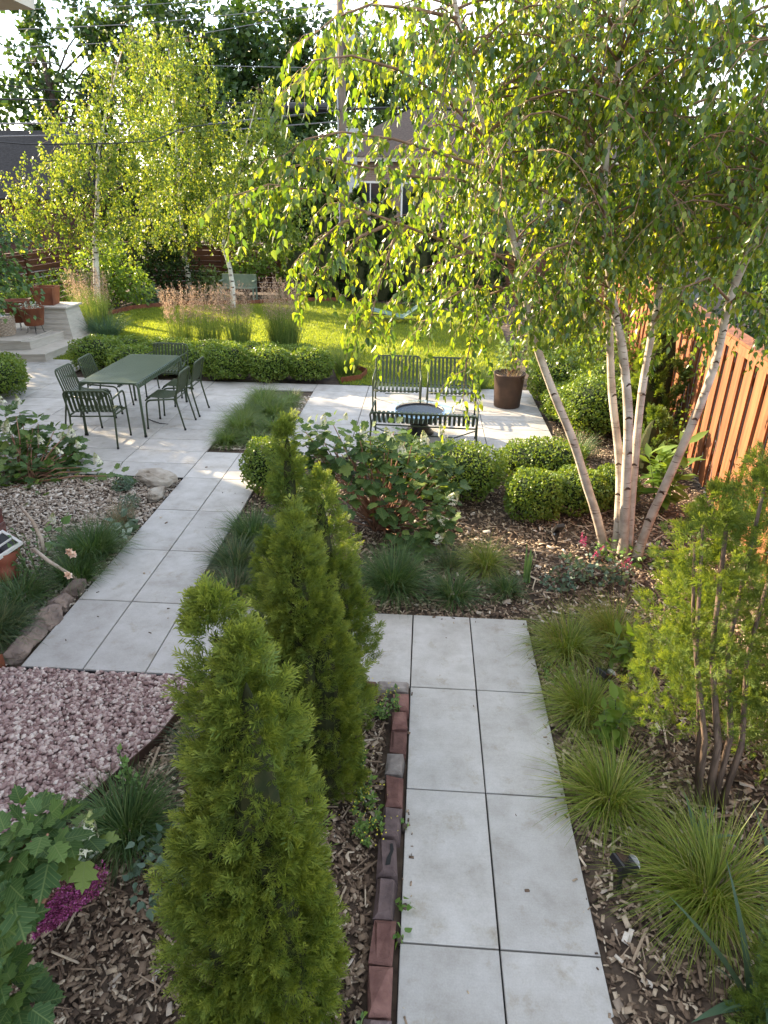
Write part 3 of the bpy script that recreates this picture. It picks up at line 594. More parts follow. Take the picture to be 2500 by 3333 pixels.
for i, (x, yy, sx, sy) in enumerate([(-2.84, 0.10, .17, .26), (-2.84, -0.10, .17, .28), (-2.84, -0.31, .18, .27), (-2.84, -0.52, .19, .28), (-2.84, -0.73, .19, .25)]):
    o = rock('stone', (sx * 1.2, sy * 1.12, .19), M_edgestone, es, 20 + i); o.location = (x + 2.82, yy + .3, 0.015); o.rotation_euler = (0, 0, random.uniform(-.2, .1))
o = rock('boulder', (0.58, 0.36, 0.22), M_stone, None, 5); o.location = (-3.02, 2.40, 0.05); o.rotation_euler = (0, 0, -0.15); tag(o, 'large pale limestone rock at the patio corner', 'rock')
o = rock('boulder', (0.22, 0.36, 0.17), M_stone, None, 8); o.location = (-2.87, 2.02, 0.03); o.rotation_euler = (0, 0, -0.1); tag(o, 'smaller upright rock below the large rock by the left path', 'rock')

# ================================================================== FENCES, HOUSES, POLE
# right fence: tall boards, every second one proud, a sloped cap
FA = np.array([3.05, 0.6]); FB = np.array([4.45, 13.2]); fd = unit(FB - FA); fn = np.array([-fd[1], fd[0]]); FANG = math.atan2(fd[1], fd[0]); FLEN = float(np.linalg.norm(FB - FA))
fr = thing('cedar_fence', 'tall orange stained board fence with cap along the right side', 'fence', (FA[0], FA[1], 0), FANG)
bp_ = MB(); bp_.box((0, 0, 0), (0.172, 0.020, 1.68)); me_b = bp_.mesh('board'); me_b.materials.append(M_fence)
k = 0; x = -3.2
while x < FLEN:
    proud = k % 2
    mobj('board', me_b, fr, (x + 0.09, 0.026 if proud else -0.005, 0.86 + random.uniform(-.006, .006))); x += 0.168 if proud else .160; k += 1
for i in range(9):
    xx = -2.6 + i * 2.05
    b = MB(); b.box((0, 0, 0), (0.10, 0.10, 1.70)); o = b.build('post', M_fence, fr); o.location = (xx, -0.075, 0.85)
for z in (0.35, 1.4):
    b = MB(); b.box((0, 0, 0), (FLEN + 3.2, 0.04, 0.09)); o = b.build('rail', M_fence, fr); o.location = (FLEN / 2 - 1.6, -0.038, z)
b = MB(); b.box((0, 0, 0), (FLEN + 3.2, 0.17, 0.028)); o = b.build('fence_cap', M_fence, fr); o.location = (FLEN / 2 - 1.6, -0.01, 1.718)
b = MB(); b.box((0, 0, 0), (FLEN + 3.2, 0.022, 0.09)); o = b.build('fascia', M_fence, fr); o.location = (FLEN / 2 - 1.6, 0.066, 1.655)
sd_ = MB(); sd_.tube([(3.30, 3.0, 1.35), (3.27, 2.75, 0.75), (3.22, 2.55, 0.10)], 0.004, 5)
tag(sd_.build('guy_string', M_wirel), 'thin pale string tied from the fence down to a stub', 'string')

def slat_fence(name, A, B, h, label, mat, n_slat, posts, gap=0.012, th=0.02):
    A = np.array(A, float); B = np.array(B, float); d = B - A; L = float(np.linalg.norm(d)); ang = math.atan2(d[1], d[0])
    r = thing(name, label, 'fence', (A[0], A[1], 0), ang)
    sh = h / n_slat; npan = posts - 1; pl = L / npan
    bb = MB(); bb.box((0, 0, 0), (pl - 0.02, th, sh - gap)); me = bb.mesh('slat'); me.materials.append(mat)
    for p_ in range(npan):
        for i in range(n_slat): mobj('slat', me, r, (pl * (p_ + .5), 0, sh * (i + .5) + 0.03))
    pm = MB(); pm.box((0, 0, 0), (0.09, 0.06, h + 0.05)); me2 = pm.mesh('post'); me2.materials.append(mat)
    for i in range(posts): mobj('post', me2, r, (pl * i, -0.045, h / 2 + 0.03))
    cb = MB(); cb.box((0, 0, 0), (L, 0.08, 0.03)); o = cb.build('fence_cap', mat, r); o.location = (L / 2, -.01, h + 0.072)
    return r
slat_fence('slat_fence', (-10.3, 17.9), (4.6, 17.9), 1.42, 'dark brown horizontal board fence across the back behind the bench', M_fenced, 9, 9)
slat_fence('slat_fence', (-11.0, 9.5), (-10.3, 17.8), 1.42, 'brown slatted fence on the left with light showing through gaps', M_fenced, 9, 5, 0.03)

# own house: brick wing at the left edge with downspout and eave
hs = thing('brick_house', 'red brick house wall with beige downspout at the left edge', 'house', (-6.9, -3.6, 0))
b = MB(); b.box((0, 0, 0), (6.06, 9.0, 4.2)); o = b.build('wall', M_wallbrick, hs); o.location = (0, 0, 2.1)
# individual bricks of the visible corner
bm_ = MB(); bm_.cbox((0, 0, 0), (0.012, 0.2, 0.062), 0.002); me = bm_.mesh('brick'); me.materials.append(M_brick1)
for r_ in range(14):
    o = mobj('brick', me, hs, (3.04 - 0.003, 4.395 - (0.105 if r_ % 2 else 0.0), 0.04 + r_ * 0.072)); 
b = MB(); b.box((0, 0, 0), (0.075, 0.10, 4.0)); o = b.build('downspout', M_white, hs); o.location = (3.085, 4.16, 2.12)
b = MB(); b.box((0, 0, 0), (0.16, 0.09, 0.09), 0, Matrix.Rotation(0.5, 3, 'Y')); o = b.build('downspout_elbow', M_white, hs); o.location = (3.14, 4.16, 0.13)
b = MB(); b.box((0, 0, 0), (7.75, 10.2, 0.16)); o = b.build('eave', M_cream, hs); o.location = (0.02, 0.0, 4.32)
b = MB(); b.add([(-3.9, -5.1, 4.41), (3.9, -5.1, 4.41), (3.9, 5.1, 4.41), (-3.9, 5.1, 4.41), (0, -2.5, 6.0), (0, 2.5, 6.0)], [(0, 1, 4), (1, 2, 5, 4), (2, 3, 5), (3, 0, 4, 5), (3, 2, 1, 0)]); b.build('roof', M_shingle, hs)

# unseen two-storey house left of the frame, added and sized to shade the patio
nb = thing('shading_house', 'unseen tall brick house added beyond the left fence to shade the patio', 'house', (-16.3, 2.6, 0))
b = MB(); b.box((0, 0, 3.1), (8.0, 13.0, 6.2)); b.build('wall', M_tanbrick, nb)
b = MB(); b.add([(-4.3, -6.6, 6.22), (4.3, -6.6, 6.22), (4.3, 6.6, 6.22), (-4.3, 6.6, 6.22), (0, -3, 7.6), (0, 3, 7.6)], [(0, 1, 4), (1, 2, 5, 4), (2, 3, 5), (3, 0, 4, 5), (3, 2, 1, 0)]); b.build('roof', M_shingle, nb)
wm = MB(); wm.box((0, 0, 0), (0.06, 1.0, 1.4)); wme = wm.mesh('window'); wme.materials.append(M_glassd)
for yy in (-4.5, -1.5, 1.5, 4.5):
    for zz in (1.8, 4.6): mobj('window', wme, nb, (4.02, yy, zz))

# brick house beyond the alley
bh = thing('brick_bungalow', 'tan brick house with brown hipped roof behind the birch', 'house', (1.9, 31.0, 0))
b = MB(); b.box((0, 0, 2.05), (11.4, 10.0, 4.1)); b.build('wall', M_tanbrick, bh)
b = MB(); b.box((0, 0, 4.2), (12.6, 11.2, 0.16)); b.build('eave', M_cream, bh)
b = MB(); b.add([(-6.4, -5.7, 4.29), (6.4, -5.7, 4.29), (6.4, 5.7, 4.29), (-6.4, 5.7, 4.29), (-1.2, 0, 7.3), (1.2, 0, 7.3)], [(0, 1, 5, 4), (1, 2, 5), (2, 3, 4, 5), (3, 0, 4), (3, 2, 1, 0)]); rf = b.build('roof', M_shingleb, bh)
b = MB(); b.box((0, 0, 0), (0.9, 0.7, 1.6)); o = b.build('chimney', M_tanbrick, rf); o.location = (2.6, 0.4, 7.2)
for xx, zz in ((-4.4, 2.7), (-2.6, 2.7), (1.2, 2.7), (3.6, 2.7)):
    b = MB(); b.box((0, 0, 0), (0.95, 0.08, 1.3)); wo = b.build('window', M_glassd, bh); wo.location = (xx, -5.02, zz)
    b = MB(); b.box((0, -.03, .69), (1.1, 0.1, 0.08)).box((0, -.03, -.69), (1.1, 0.12, 0.08)).box((-.5, -.03, 0), (.07, 0.1, 1.3)).box((.5, -.03, 0), (.07, 0.1, 1.3)).box((0, -.03, 0), (.04, 0.06, 1.3)); b.build('window_frame', M_white, wo)
# dark house far left
fh = thing('dark_house', 'dark house with grey shingle roof behind the left birch', 'house', (-19.0, 27.0, 0))
b = MB(); b.box((0, 0, 1.3), (8.2, 7.0, 2.6)); b.build('wall', M_siding, fh)
b = MB(); b.add([(-4.6, -4.0, 2.62), (4.6, -4.0, 2.62), (4.6, 4.0, 2.62), (-4.6, 4.0, 2.62), (-4.6, 0, 5.2), (4.6, 0, 5.2)], [(0, 1, 5, 4), (1, 2, 5), (2, 3, 4, 5), (3, 0, 4), (3, 2, 1, 0)]); b.build('roof', M_shingled, fh)
b = MB(); b.box((0, 0, 0), (1.4, .1, 1.0)); o = b.build('window', M_glassd, fh); o.location = (2.2, -3.52, 1.5)

# utility pole with boxes
PX, PY = at(740, 200, 24.0)[0], 24.0
up_ = thing('utility_pole', 'weathered wooden utility pole beside the brick house', 'utility pole', (PX, PY, 0))
b = MB(); b.tube([(0, 0, 0), (0.0, 0, 4.5), (-0.06, 0, 10.5)], [0.16, 0.145, 0.12], 10); b.build('pole', M_pole, up_, True)
b = MB(); b.tube([(-0.17, -0.05, 0), (-0.165, -.05, 4.5), (-.2, -.05, 8.6)], 0.035, 6); b.build('conduit', M_steel, up_)
b = MB(); b.box((0, 0, 0), (2.3, 0.1, 0.12)); o = b.build('crossarm', M_pole, up_); o.location = (0, -.16, 9.6)
b = MB(); b.box((0.42, -0.3, 4.75), (0.52, 0.34, 0.75)); b.build('meter_box', M_steel, up_)
b = MB(); b.box((0.36, -0.3, 3.6), (0.36, 0.3, 1.2)); b.build('cable_cabinet', M_steel, up_)
b = MB(); b.lathe([(0.02, -.42), (0.15, -.40), (0.16, -.35), (0.16, .35), (0.15, .4), (0.02, .42)], 14); o = b.build('transformer_can', M_steel, up_); o.location = (0.33, -.2, 7.6)
b = MB(); b.lathe([(0.03, -.85), (0.14, -.82), (0.16, -.78), (0.16, -.25), (.17, -.24), (.17, -.2), (0.16, -.19), (0.16, .78), (0.14, .82), (0.03, .85)], 12); sc = b.build('splice_closure', M_black)
p = at(660, 232, 23.6); sc.location = p; sc.rotation_euler = (0, math.pi / 2, 0.03); tag(sc, 'black cylindrical cable splice case hanging on the wires', 'cable case')
def wire(dpts, r, mat, label, Y0=23.8, sag=0.0):
    P_ = [at(*q) for q in dpts]; b = MB(); pts = []
    for i in range(len(P_) - 1):
        for k_ in range(6):
            u = k_ / 6; q = P_[i] * (1 - u) + P_[i + 1] * u; q[2] -= sag * 4 * u * (1 - u); pts.append(q)
    pts.append(P_[-1]); b.tube(pts, r, 5); return tag(b.build('overhead_wire', mat), label, 'wire')
wire([(-60, 24, 23), (300, 12, 23), (740, -22, 24)], .012, M_wirel, 'topmost thin wire crossing the sky at upper left')
wire([(-60, 68, 23), (300, 52, 23), (740, 8, 24)], .014, M_wirel, 'second thin wire crossing the sky at upper left')
wire([(-60, 106, 23), (350, 88, 23), (740, 18, 24)], .014, M_wirel, 'third wire across the sky sloping up towards the pole')
wire([(-60, 133, 23), (350, 140, 23), (745, 148, 24)], .012, M_wirel, 'nearly level wire just above the left birch tops')
wire([(-60, 176, 14), (180, 204, 15), (420, 228, 18), (738, 236, 24)], .014, M_wire, 'dark cable slanting down across the left birch crown')
wire([(-60, 302, 11), (60, 312, 11), (240, 310, 11), (330, 305, 12), (400, 275, 14), (738, 240, 24)], .013, M_wire, 'black cable dipping low in front of the left birch')
wire([(-60, 214, 23.5), (300, 218, 23.5), (738, 228, 24)], .03, M_wire, 'level dark cable bundle running to the splice case')
wire([(-60, 268, 23.5), (130, 266, 23.5), (450, 268, 23.5), (738, 238, 24)], .03, M_wirel, 'pale cable sagging behind the left birch')
wire([(-60, 296, 23.5), (130, 292, 23.5), (480, 282, 23.5), (742, 262, 24)], .022, M_wirel, 'lowest pale cable behind the left birch')
wire([(640, 215, 26), (700, 170, 25), (742, 140, 24)], .02, M_wirel, 'short guy wire rising to the pole over dark trees')
wire([(742, 236, 24), (900, 232, 25), (1200, 250, 27)], .05, M_wire, 'dark cable bundle right of the pole over the brick roof')
wire([(742, 60, 24), (1000, 150, 26), (1300, 100, 28)], .02, M_wirel, 'thin wire right of the pole against the sky')

# ================================================================== PLANT BUILDERS
LEAF_OV = (np.array([(0, 0, 0), (-.30, .16, .03), (-.36, .36, .05), (-.20, .66, .02), (0, 1.0, -.06), (.20, .66, .02), (.36, .36, .05), (.30, .16, .03), (0, .36, -.03), (0, .66, -.03)]),
           np.array([(0, 8, 1), (1, 8, 2), (2, 8, 9), (2, 9, 3), (3, 9, 4), (4, 9, 5), (5, 9, 6), (9, 8, 6), (6, 8, 7), (7, 8, 0)]))
LEAF_SM = (np.array([(0, 0, 0), (-.28, .42, .05), (0, 1, 0), (.28, .42, .05)]), np.array([(0, 3, 1), (1, 3, 2)]))
LEAF_LONG = (np.array([(0, 0, 0), (-.10, .28, .03), (-.09, .6, 0), (0, 1, -.10), (.09, .6, 0), (.10, .28, .03), (0, .3, -.01), (0, .62, -.04)]),
             np.array([(0, 6, 1), (1, 6, 7), (1, 7, 2), (2, 7, 3), (3, 7, 4), (4, 7, 5), (7, 6, 5), (5, 6, 0)]))
_o = [(0, 0), (-.16, -.04), (-.34, .10), (-.28, .22), (-.50, .34), (-.42, .46), (-.52, .62), (-.30, .62), (-.26, .72), (-.20, .86), (-.08, .86), (0, 1.05),
      (.08, .86), (.20, .86), (.26, .72), (.30, .62), (.52, .62), (.42, .46), (.50, .34), (.28, .22), (.34, .10), (.16, -.04)]
_ov = [(x, y, 0.10 * abs(x) - 0.12 * y * y) for x, y in _o] + [(0, .30, -.03), (0, .62, -.07)]
LEAF_OAK = (np.array(_ov), np.array([(22 if i in (0, 1, 2, 3, 4, 5, 17, 18, 19, 20, 21) else 23, (i + 1) % 22, i) for i in range(22)] + [(22, 23, 6), (22, 17, 23)][:2]))
def leaf_parts(root, tmpl, M, loc, mat, n_parts, name='leaf', rest='foliage', uv=False):
    """the n_parts leaves that show largest become pieces of their own, the rest one piece of stuff"""
    wl = loc + np.array(root.location)
    d = np.linalg.norm(wl - CAM, axis=1) / np.maximum(np.linalg.norm(M[:, :, 1], axis=1), 1e-6)
    d = np.where(in_view(wl, -0.02), d, 1e9); order = np.argsort(d); n_parts = int(min(n_parts, (d < 1e8).sum()))
    pick, keep = order[:n_parts], order[n_parts:]
    if n_parts:
        me = np_mesh(name, [tmpl], uv=tmpl[0][:, :2]); me.materials.append(mat)
        for i in pick:
            o = bpy.data.objects.new(name, me); m = M[i]; l = loc[i]
            o.matrix_basis = Matrix(((m[0, 0], m[0, 1], m[0, 2], l[0]), (m[1, 0], m[1, 1], m[1, 2], l[1]), (m[2, 0], m[2, 1], m[2, 2], l[2]), (0, 0, 0, 1))); link(o, root)
    if len(keep): np_obj(rest, [scatter(*tmpl, M[keep], loc[keep])], mat, root, 'stuff', uv=np.tile(tmpl[0][:, :2], (len(keep), 1)))

def spray_tmpl(seed, nb=5, w=.030, sub=True):
    """flat arborvitae spray: an uneven fan of forked fingers, paler towards the tips"""
    R_ = random.Random(seed); V = []; F = []; T = []
    def finger(x, y, ang, L, z, t0, ww):
        dx, dy = math.sin(ang), math.cos(ang); px, py = dy, -dx; i = len(V); m = .55
        V.extend([(x, y, z), (x + dx * L * m + px * ww, y + dy * L * m + py * ww, z + .02), (x + dx * L, y + dy * L, z + .03 + .05 * abs(dx)), (x + dx * L * m - px * ww, y + dy * L * m - py * ww, z + .02)])
        F.extend([(i, i + 1, i + 2), (i, i + 2, i + 3)]); T.extend([t0 * .5, t0 * .8 + .1, min(1, t0 + .5), t0 * .8 + .1])
    finger(0, 0, R_.uniform(-.1, .1), 1.0, 0, .5, w)
    for k in range(nb):
        for s in (-1, 1):
            if R_.random() < .12: continue
            y0 = .10 + .74 * k / nb + R_.uniform(-.05, .05); L = .56 * (1 - .55 * k / nb) * R_.uniform(.65, 1.25); a_ = s * math.radians(R_.uniform(28, 52)); z = R_.uniform(-.04, .04)
            finger(0, y0, a_, L, z, .2 + .5 * k / nb, w)
            if sub and L > .36: finger(math.sin(a_) * L * .45, y0 + math.cos(a_) * L * .45, a_ - s * .55, L * .5, z, .3 + .4 * k / nb, w * .85)
    return np.array(V), np.array(F), np.array(T)
SPRAYS = [spray_tmpl(q, 4, .036, False) for q in range(5)]
SPRAY_S = [spray_tmpl(11, 3, .05, False), spray_tmpl(12, 3, .05, False)]
def conifer(name, label, base, lobes, mat, n, size, tipk=0.8, trunks=None, core=0.45, spray=None, group=None, cat='conifer', blunt=1.7, per=24, plume=.2, gap=None):
    """lobes: (x, y, z0, z1, rmax, widest-height fraction). Foliage grows in ascending plumes with dark gaps between them"""
    spray = spray or SPRAYS
    root = thing(name, label, cat, base, 0, group); b = MB(); tot = sum((l[3] - l[2]) * l[4] for l in lobes); Ms = []; Ls = []; Ts = []
    for (lx, ly, z0, z1, rm, zf) in lobes:
        nc = max(5, int(n * (z1 - z0) * rm / tot / per))
        def prof(u):
            return rm * np.where(u < zf, 0.86 + 0.14 * np.sin(np.clip(u / zf, 0, 1) * np.pi / 2), np.clip(1 - np.clip((u - zf) / (1 - zf), 0, 1) ** blunt, 0, 1) ** 0.75)
        u = rng.random(nc * 4); u = np.concatenate([u[rng.random(nc * 4) < prof(u) / rm + .25][:nc], rng.uniform(.86, 1.0, 10)]); nc = len(u); a = rng.uniform(0, 2 * np.pi, nc)
        r = prof(u) * rng.uniform(.55, .92, nc) * (1 + .10 * np.sin(a * 3 + u * 9 + lx * 20))
        c = np.stack([lx + r * np.cos(a), ly + r * np.sin(a), z0 + u * (z1 - z0) * .96], 1); out = np.stack([np.cos(a), np.sin(a), np.zeros(nc)], 1)
        ax = unit(out * (rng.uniform(.25, .75, nc) * np.clip((1.05 - u) * 5, .1, 1))[:, None] + np.array([0, 0, 1.]) * rng.uniform(.6, 1.1, nc)[:, None] + rng.normal(0, .18, (nc, 3)))
        pl = plume * rng.uniform(.6, 1.35, nc) * np.clip(.55 + prof(u) / rm * .5, .5, 1)
        i = np.repeat(np.arange(nc), per); m = len(i); t_ = rng.random(m) ** .8; rad = rand_unit(m)
        y = unit(ax[i] * .9 + rad * (.75 - .4 * t_)[:, None] + out[i] * .25); s = size * rng.uniform(.6, 1.2, m) * (1 - .3 * t_)
        p = c[i] + ax[i] * (pl[i] * (t_ - .35))[:, None] + rad * (.03 * (1 - t_))[:, None]; zh = rng.normal(0, 1, (m, 3)) + out[i] * .6
        if gap is not None:
            k = ~gap(p); p, y, s, zh, t_, i = p[k], y[k], s[k], zh[k], t_[k], i[k]
        Ms.append(frames(y, zh, s)); Ls.append(p); Ts.append((.15 + .85 * t_) * rng.uniform(.5, 1, len(t_)) * tipk * (.75 + .25 * u[i]))
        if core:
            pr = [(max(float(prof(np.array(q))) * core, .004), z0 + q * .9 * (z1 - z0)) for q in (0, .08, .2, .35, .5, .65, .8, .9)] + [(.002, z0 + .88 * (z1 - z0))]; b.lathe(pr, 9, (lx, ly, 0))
    M = np.concatenate(Ms); L = np.concatenate(Ls); T = np.concatenate(Ts); parts = []; attr = []
    for q, sp_ in enumerate(spray):
        k = slice(q, None, len(spray)); parts.append(scatter(sp_[0], sp_[1], M[k], L[k])); attr.append((T[k][:, None] * sp_[2][None]).ravel())
    np_obj('foliage', parts, mat, root, 'stuff', attr=np.concatenate(attr))
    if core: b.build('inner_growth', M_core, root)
    for k, tr in enumerate(trunks or [[(0, 0, -.05), (0, 0, lobes[0][2] + .5)]]):
        rr = tr[1] if isinstance(tr[1], float) else 0.03; pts = tr[0] if isinstance(tr[1], float) else tr
        t_ = MB(); t_.tube(pts, [rr * (1 - .6 * i / (len(pts) - 1)) for i in range(len(pts))], 7); t_.build('trunk', M_barkr, root, True)
    return root

def boxwood(label, x, y, rx, ry, h, n, group=None, mat=None, leaf=0.026, name='boxwood_shrub', z0=0.0, power=2.35):
    root = thing(name, label, 'shrub', (x, y, 0), 0, group); m = n
    d = rand_unit(int(m * 1.6)); d = d[d[:, 2] > -.75][:m]; m = len(d)
    # superellipsoid: clipped, boxy ball
    k = 1 / (np.abs(d[:, 0]) ** power + np.abs(d[:, 1]) ** power + np.abs(d[:, 2]) ** power) ** (1 / power)
    ph = rng.uniform(0, 6, 3); lump = 1 + .085 * np.sin(d[:, 0] * 6 + ph[0]) * np.sin(d[:, 1] * 5 + ph[1]) + .06 * np.sin(d[:, 2] * 9 + d[:, 0] * 5 + ph[2])
    dep = 1.03 - rng.random(m) ** 1.5 * .20
    S = np.array([rx, ry, h / 2]); p = d * (k * lump * dep)[:, None] * S + np.array([0, 0, h / 2 + z0]); p[:, 2] = np.maximum(p[:, 2], .01)
    nn = unit(d / S); y_ = unit(nn * .7 + rng.normal(0, .75, (m, 3))); z_ = nn + rng.normal(0, .6, (m, 3))
    s = leaf * rng.uniform(.7, 1.4, m)
    np_obj('foliage', [scatter(*LEAF_SM, frames(y_, z_, s, s * 1.15), p - y_ * s[:, None] * .3)], mat or M_box, root, 'stuff')
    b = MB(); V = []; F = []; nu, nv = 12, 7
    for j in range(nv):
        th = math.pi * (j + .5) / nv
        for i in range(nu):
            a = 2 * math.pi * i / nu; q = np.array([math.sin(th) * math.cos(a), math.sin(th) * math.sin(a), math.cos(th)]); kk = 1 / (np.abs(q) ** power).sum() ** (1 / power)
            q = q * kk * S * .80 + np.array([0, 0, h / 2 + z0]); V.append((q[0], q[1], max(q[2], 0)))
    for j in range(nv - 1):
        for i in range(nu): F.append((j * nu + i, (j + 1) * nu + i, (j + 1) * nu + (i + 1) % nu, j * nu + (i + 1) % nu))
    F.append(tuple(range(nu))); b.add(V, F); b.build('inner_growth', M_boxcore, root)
    return root

def blades(n, r0, length, lean, droop, width, seg=4, zbase=0.0, spread=1.0, jitter=.35, dirbias=None):
    """curved tapering grass blades rising from a small disk"""
    a = rng.uniform(0, 2 * np.pi, n); r = r0 * np.sqrt(rng.random(n)); base = np.stack([r * np.cos(a), r * np.sin(a), np.full(n, zbase)], 1)
    a = a + rng.normal(0, .5, n); out = np.stack([np.cos(a), np.sin(a), np.zeros(n)], 1)
    if dirbias is not None: out = unit(out + np.array(dirbias))
    L = length * rng.uniform(1 - jitter, 1 + jitter * .6, n); th = lean * rng.uniform(.15, 1.35, n); dr = droop * rng.uniform(.4, 1.5, n)
    side = np.stack([-out[:, 1], out[:, 0], np.zeros(n)], 1); side = unit(side + rng.normal(0, .3, (n, 3)))
    pts = [base]; cur = base.copy(); ang = th.copy()
    for k in range(seg):
        d = out * np.sin(ang)[:, None] + np.array([0, 0, 1.]) * np.cos(ang)[:, None]; cur = cur + d * (L / seg)[:, None]
        cur[:, 2] = np.maximum(cur[:, 2], zbase + .008); pts.append(cur.copy()); ang = np.minimum(ang + dr / seg, 2.6)
    W = width * rng.uniform(.7, 1.3, n); V = []
    for k in range(seg + 1):
        w = (W * (1 - (k / seg) ** 1.6) * .5 + 0.0002)[:, None]; V += [pts[k] - side * w, pts[k] + side * w]
    V = np.stack(V, 1).reshape(-1, 3); o = (np.arange(n) * 2 * (seg + 1))[:, None, None]
    F = np.array([[2 * k, 2 * k + 1, 2 * k + 3, 2 * k + 2] for k in range(seg)])[None] + o
    return V, F.reshape(-1, 4), pts
def grass_clump(name, label, x, y, n, r0, length, lean, droop, width, mat, seg=3, group=None, dirbias=None, cat='grass clump', dead=0.0):
    root = thing(name, label, cat, (x, y, 0), 0, group)
    v, f, _ = blades(n, r0, length, lean, droop, width, seg, -.02, dirbias=dirbias); np_obj('blades', [(v, f)], mat, root, 'stuff')
    if dead:
        v, f, _ = blades(int(n * dead), r0 * 1.2, length * .6, 1.3, .6, width, 3, -.02); np_obj('dead_blades', [(v, f)], M_dead, root, 'stuff')
    return root
M_dead = foliage('straw', [(0, (0.16, 0.12, 0.07)), (1, (0.30, 0.24, 0.15))], trans=.2, tcol=(1, 1, .8))
def plume_pts(tips, dirs, n_each, length, rad):
    n = len(tips); m = n * n_each; u = rng.random(m); i = np.repeat(np.arange(n), n_each)
    rr = rad * np.sin(np.pi * (0.12 + .86 * u)) * np.sqrt(rng.random(m)); o = rand_unit(m) * rr[:, None]
    p = tips[i] + dirs[i] * (u * length)[:, None] + o; y = unit(dirs[i] * 1.1 + unit(o) * .7 + rng.normal(0, .25, (m, 3)))
    return p, y
def reed(label, x, y, n, r0, h, mat_p, plumes, group=None, plen=.30, lean=.16):
    root = thing('feather_reed_grass', label, 'tall grass', (x, y, 0), 0, group)
    v, f, _ = blades(n, r0, h * .72, lean, .35, .008, 4); np_obj('blades', [(v, f)], M_reed, root, 'stuff')
    v, f, pts = blades(plumes, r0 * .9, h * .85, lean * .8, .08, .006, 3, jitter=.32); np_obj('culms', [(v, f)], M_reed, root, 'stuff')
    tips = pts[-1]; dirs = unit(pts[-1] - pts[-2]); p, yd = plume_pts(tips - dirs * .08, dirs, 26, plen, .035)
    s = rng.uniform(.015, .04, len(p)); np_obj('plumes', [scatter(*LEAF_SM, frames(yd, rand_unit(len(p)), s, s * .5), p)], mat_p, root, 'stuff')
    return root

def tube_np(paths, radii, n=5):
    parts = []
    for P_, R_ in zip(paths, radii):
        b = MB(); b.tube(P_, R_, n, False); parts.append((np.array(b.v), np.array(b.f)))
    return parts

def crown_tree(name, label, base, height, trunk_r, blobs, leaf, n, mat, bark, group=None, limbs=7, lean=(0, 0), bare=0.0, flat=None, cat='tree'):
    """big tree: trunk, limbs to leaf clumps; blobs (x,y,z,r) make the crown"""
    root = thing(name, label, cat, base, 0, group); R_ = np.random.default_rng(int(abs(base[0] * 91 + base[1] * 37)))
    tb = MB(); top = np.array([lean[0], lean[1], height * .72]); tp = [np.array([0, 0, -.1])] + [top * q + R_.normal(0, .05 * trunk_r * 6, 3) * np.array([1, 1, 0]) for q in (.25, .5, .75, 1)]
    tb.tube(tp, [trunk_r * (1.15 - .75 * q) for q in (0, .25, .5, .75, 1)], 9); tb.build('trunk', bark, root, True)
    lb = MB()
    for (bx, by, bz, br) in blobs:
        s = top * min(.95, max(.25, (bz - br) / (height * .85))); e = np.array([bx, by, bz]); mid = (s + e) / 2 + np.array([0, 0, br * .2])
        lb.tube([s, mid, e], [trunk_r * .22, trunk_r * .14, trunk_r * .06], 5)
        for _ in range(3):
            d = unit(R_.normal(size=3)); lb.tube([mid * .4 + e * .6, e + d * br * .5, e + d * br * .9], [trunk_r * .09, trunk_r * .06, trunk_r * .025], 4)
    lb.build('limbs', bark, root, True)
    vol = np.array([b[3] ** 2 for b in blobs]); P_, NN = [], []
    for b_, m in zip(blobs, (n * vol / vol.sum()).astype(int)):
        nc = max(6, int(m / 45)); cd = rand_unit(nc); cr = b_[3] * (0.45 + .55 * rng.random(nc) ** .5); c = np.array(b_[:3]) + cd * cr[:, None] * np.array([1, 1, .85])
        i = rng.integers(0, nc, m); p = c[i] + rng.normal(0, b_[3] * .17, (m, 3)); P_.append(p); NN.append(cd[i])
    p = np.concatenate(P_); nn = np.concatenate(NN); m = len(p); y_ = unit(rng.normal(0, .8, (m, 3)) + nn * .5 + np.array([0, 0, -.5])); z_ = nn + rng.normal(0, .7, (m, 3)) + np.array([0, 0, .5])
    s = leaf * rng.uniform(.6, 1.35, m)
    np_obj('crown', [scatter(*LEAF_SM, frames(y_, z_, s, s * 1.25), p)], mat, root, 'stuff'); return root

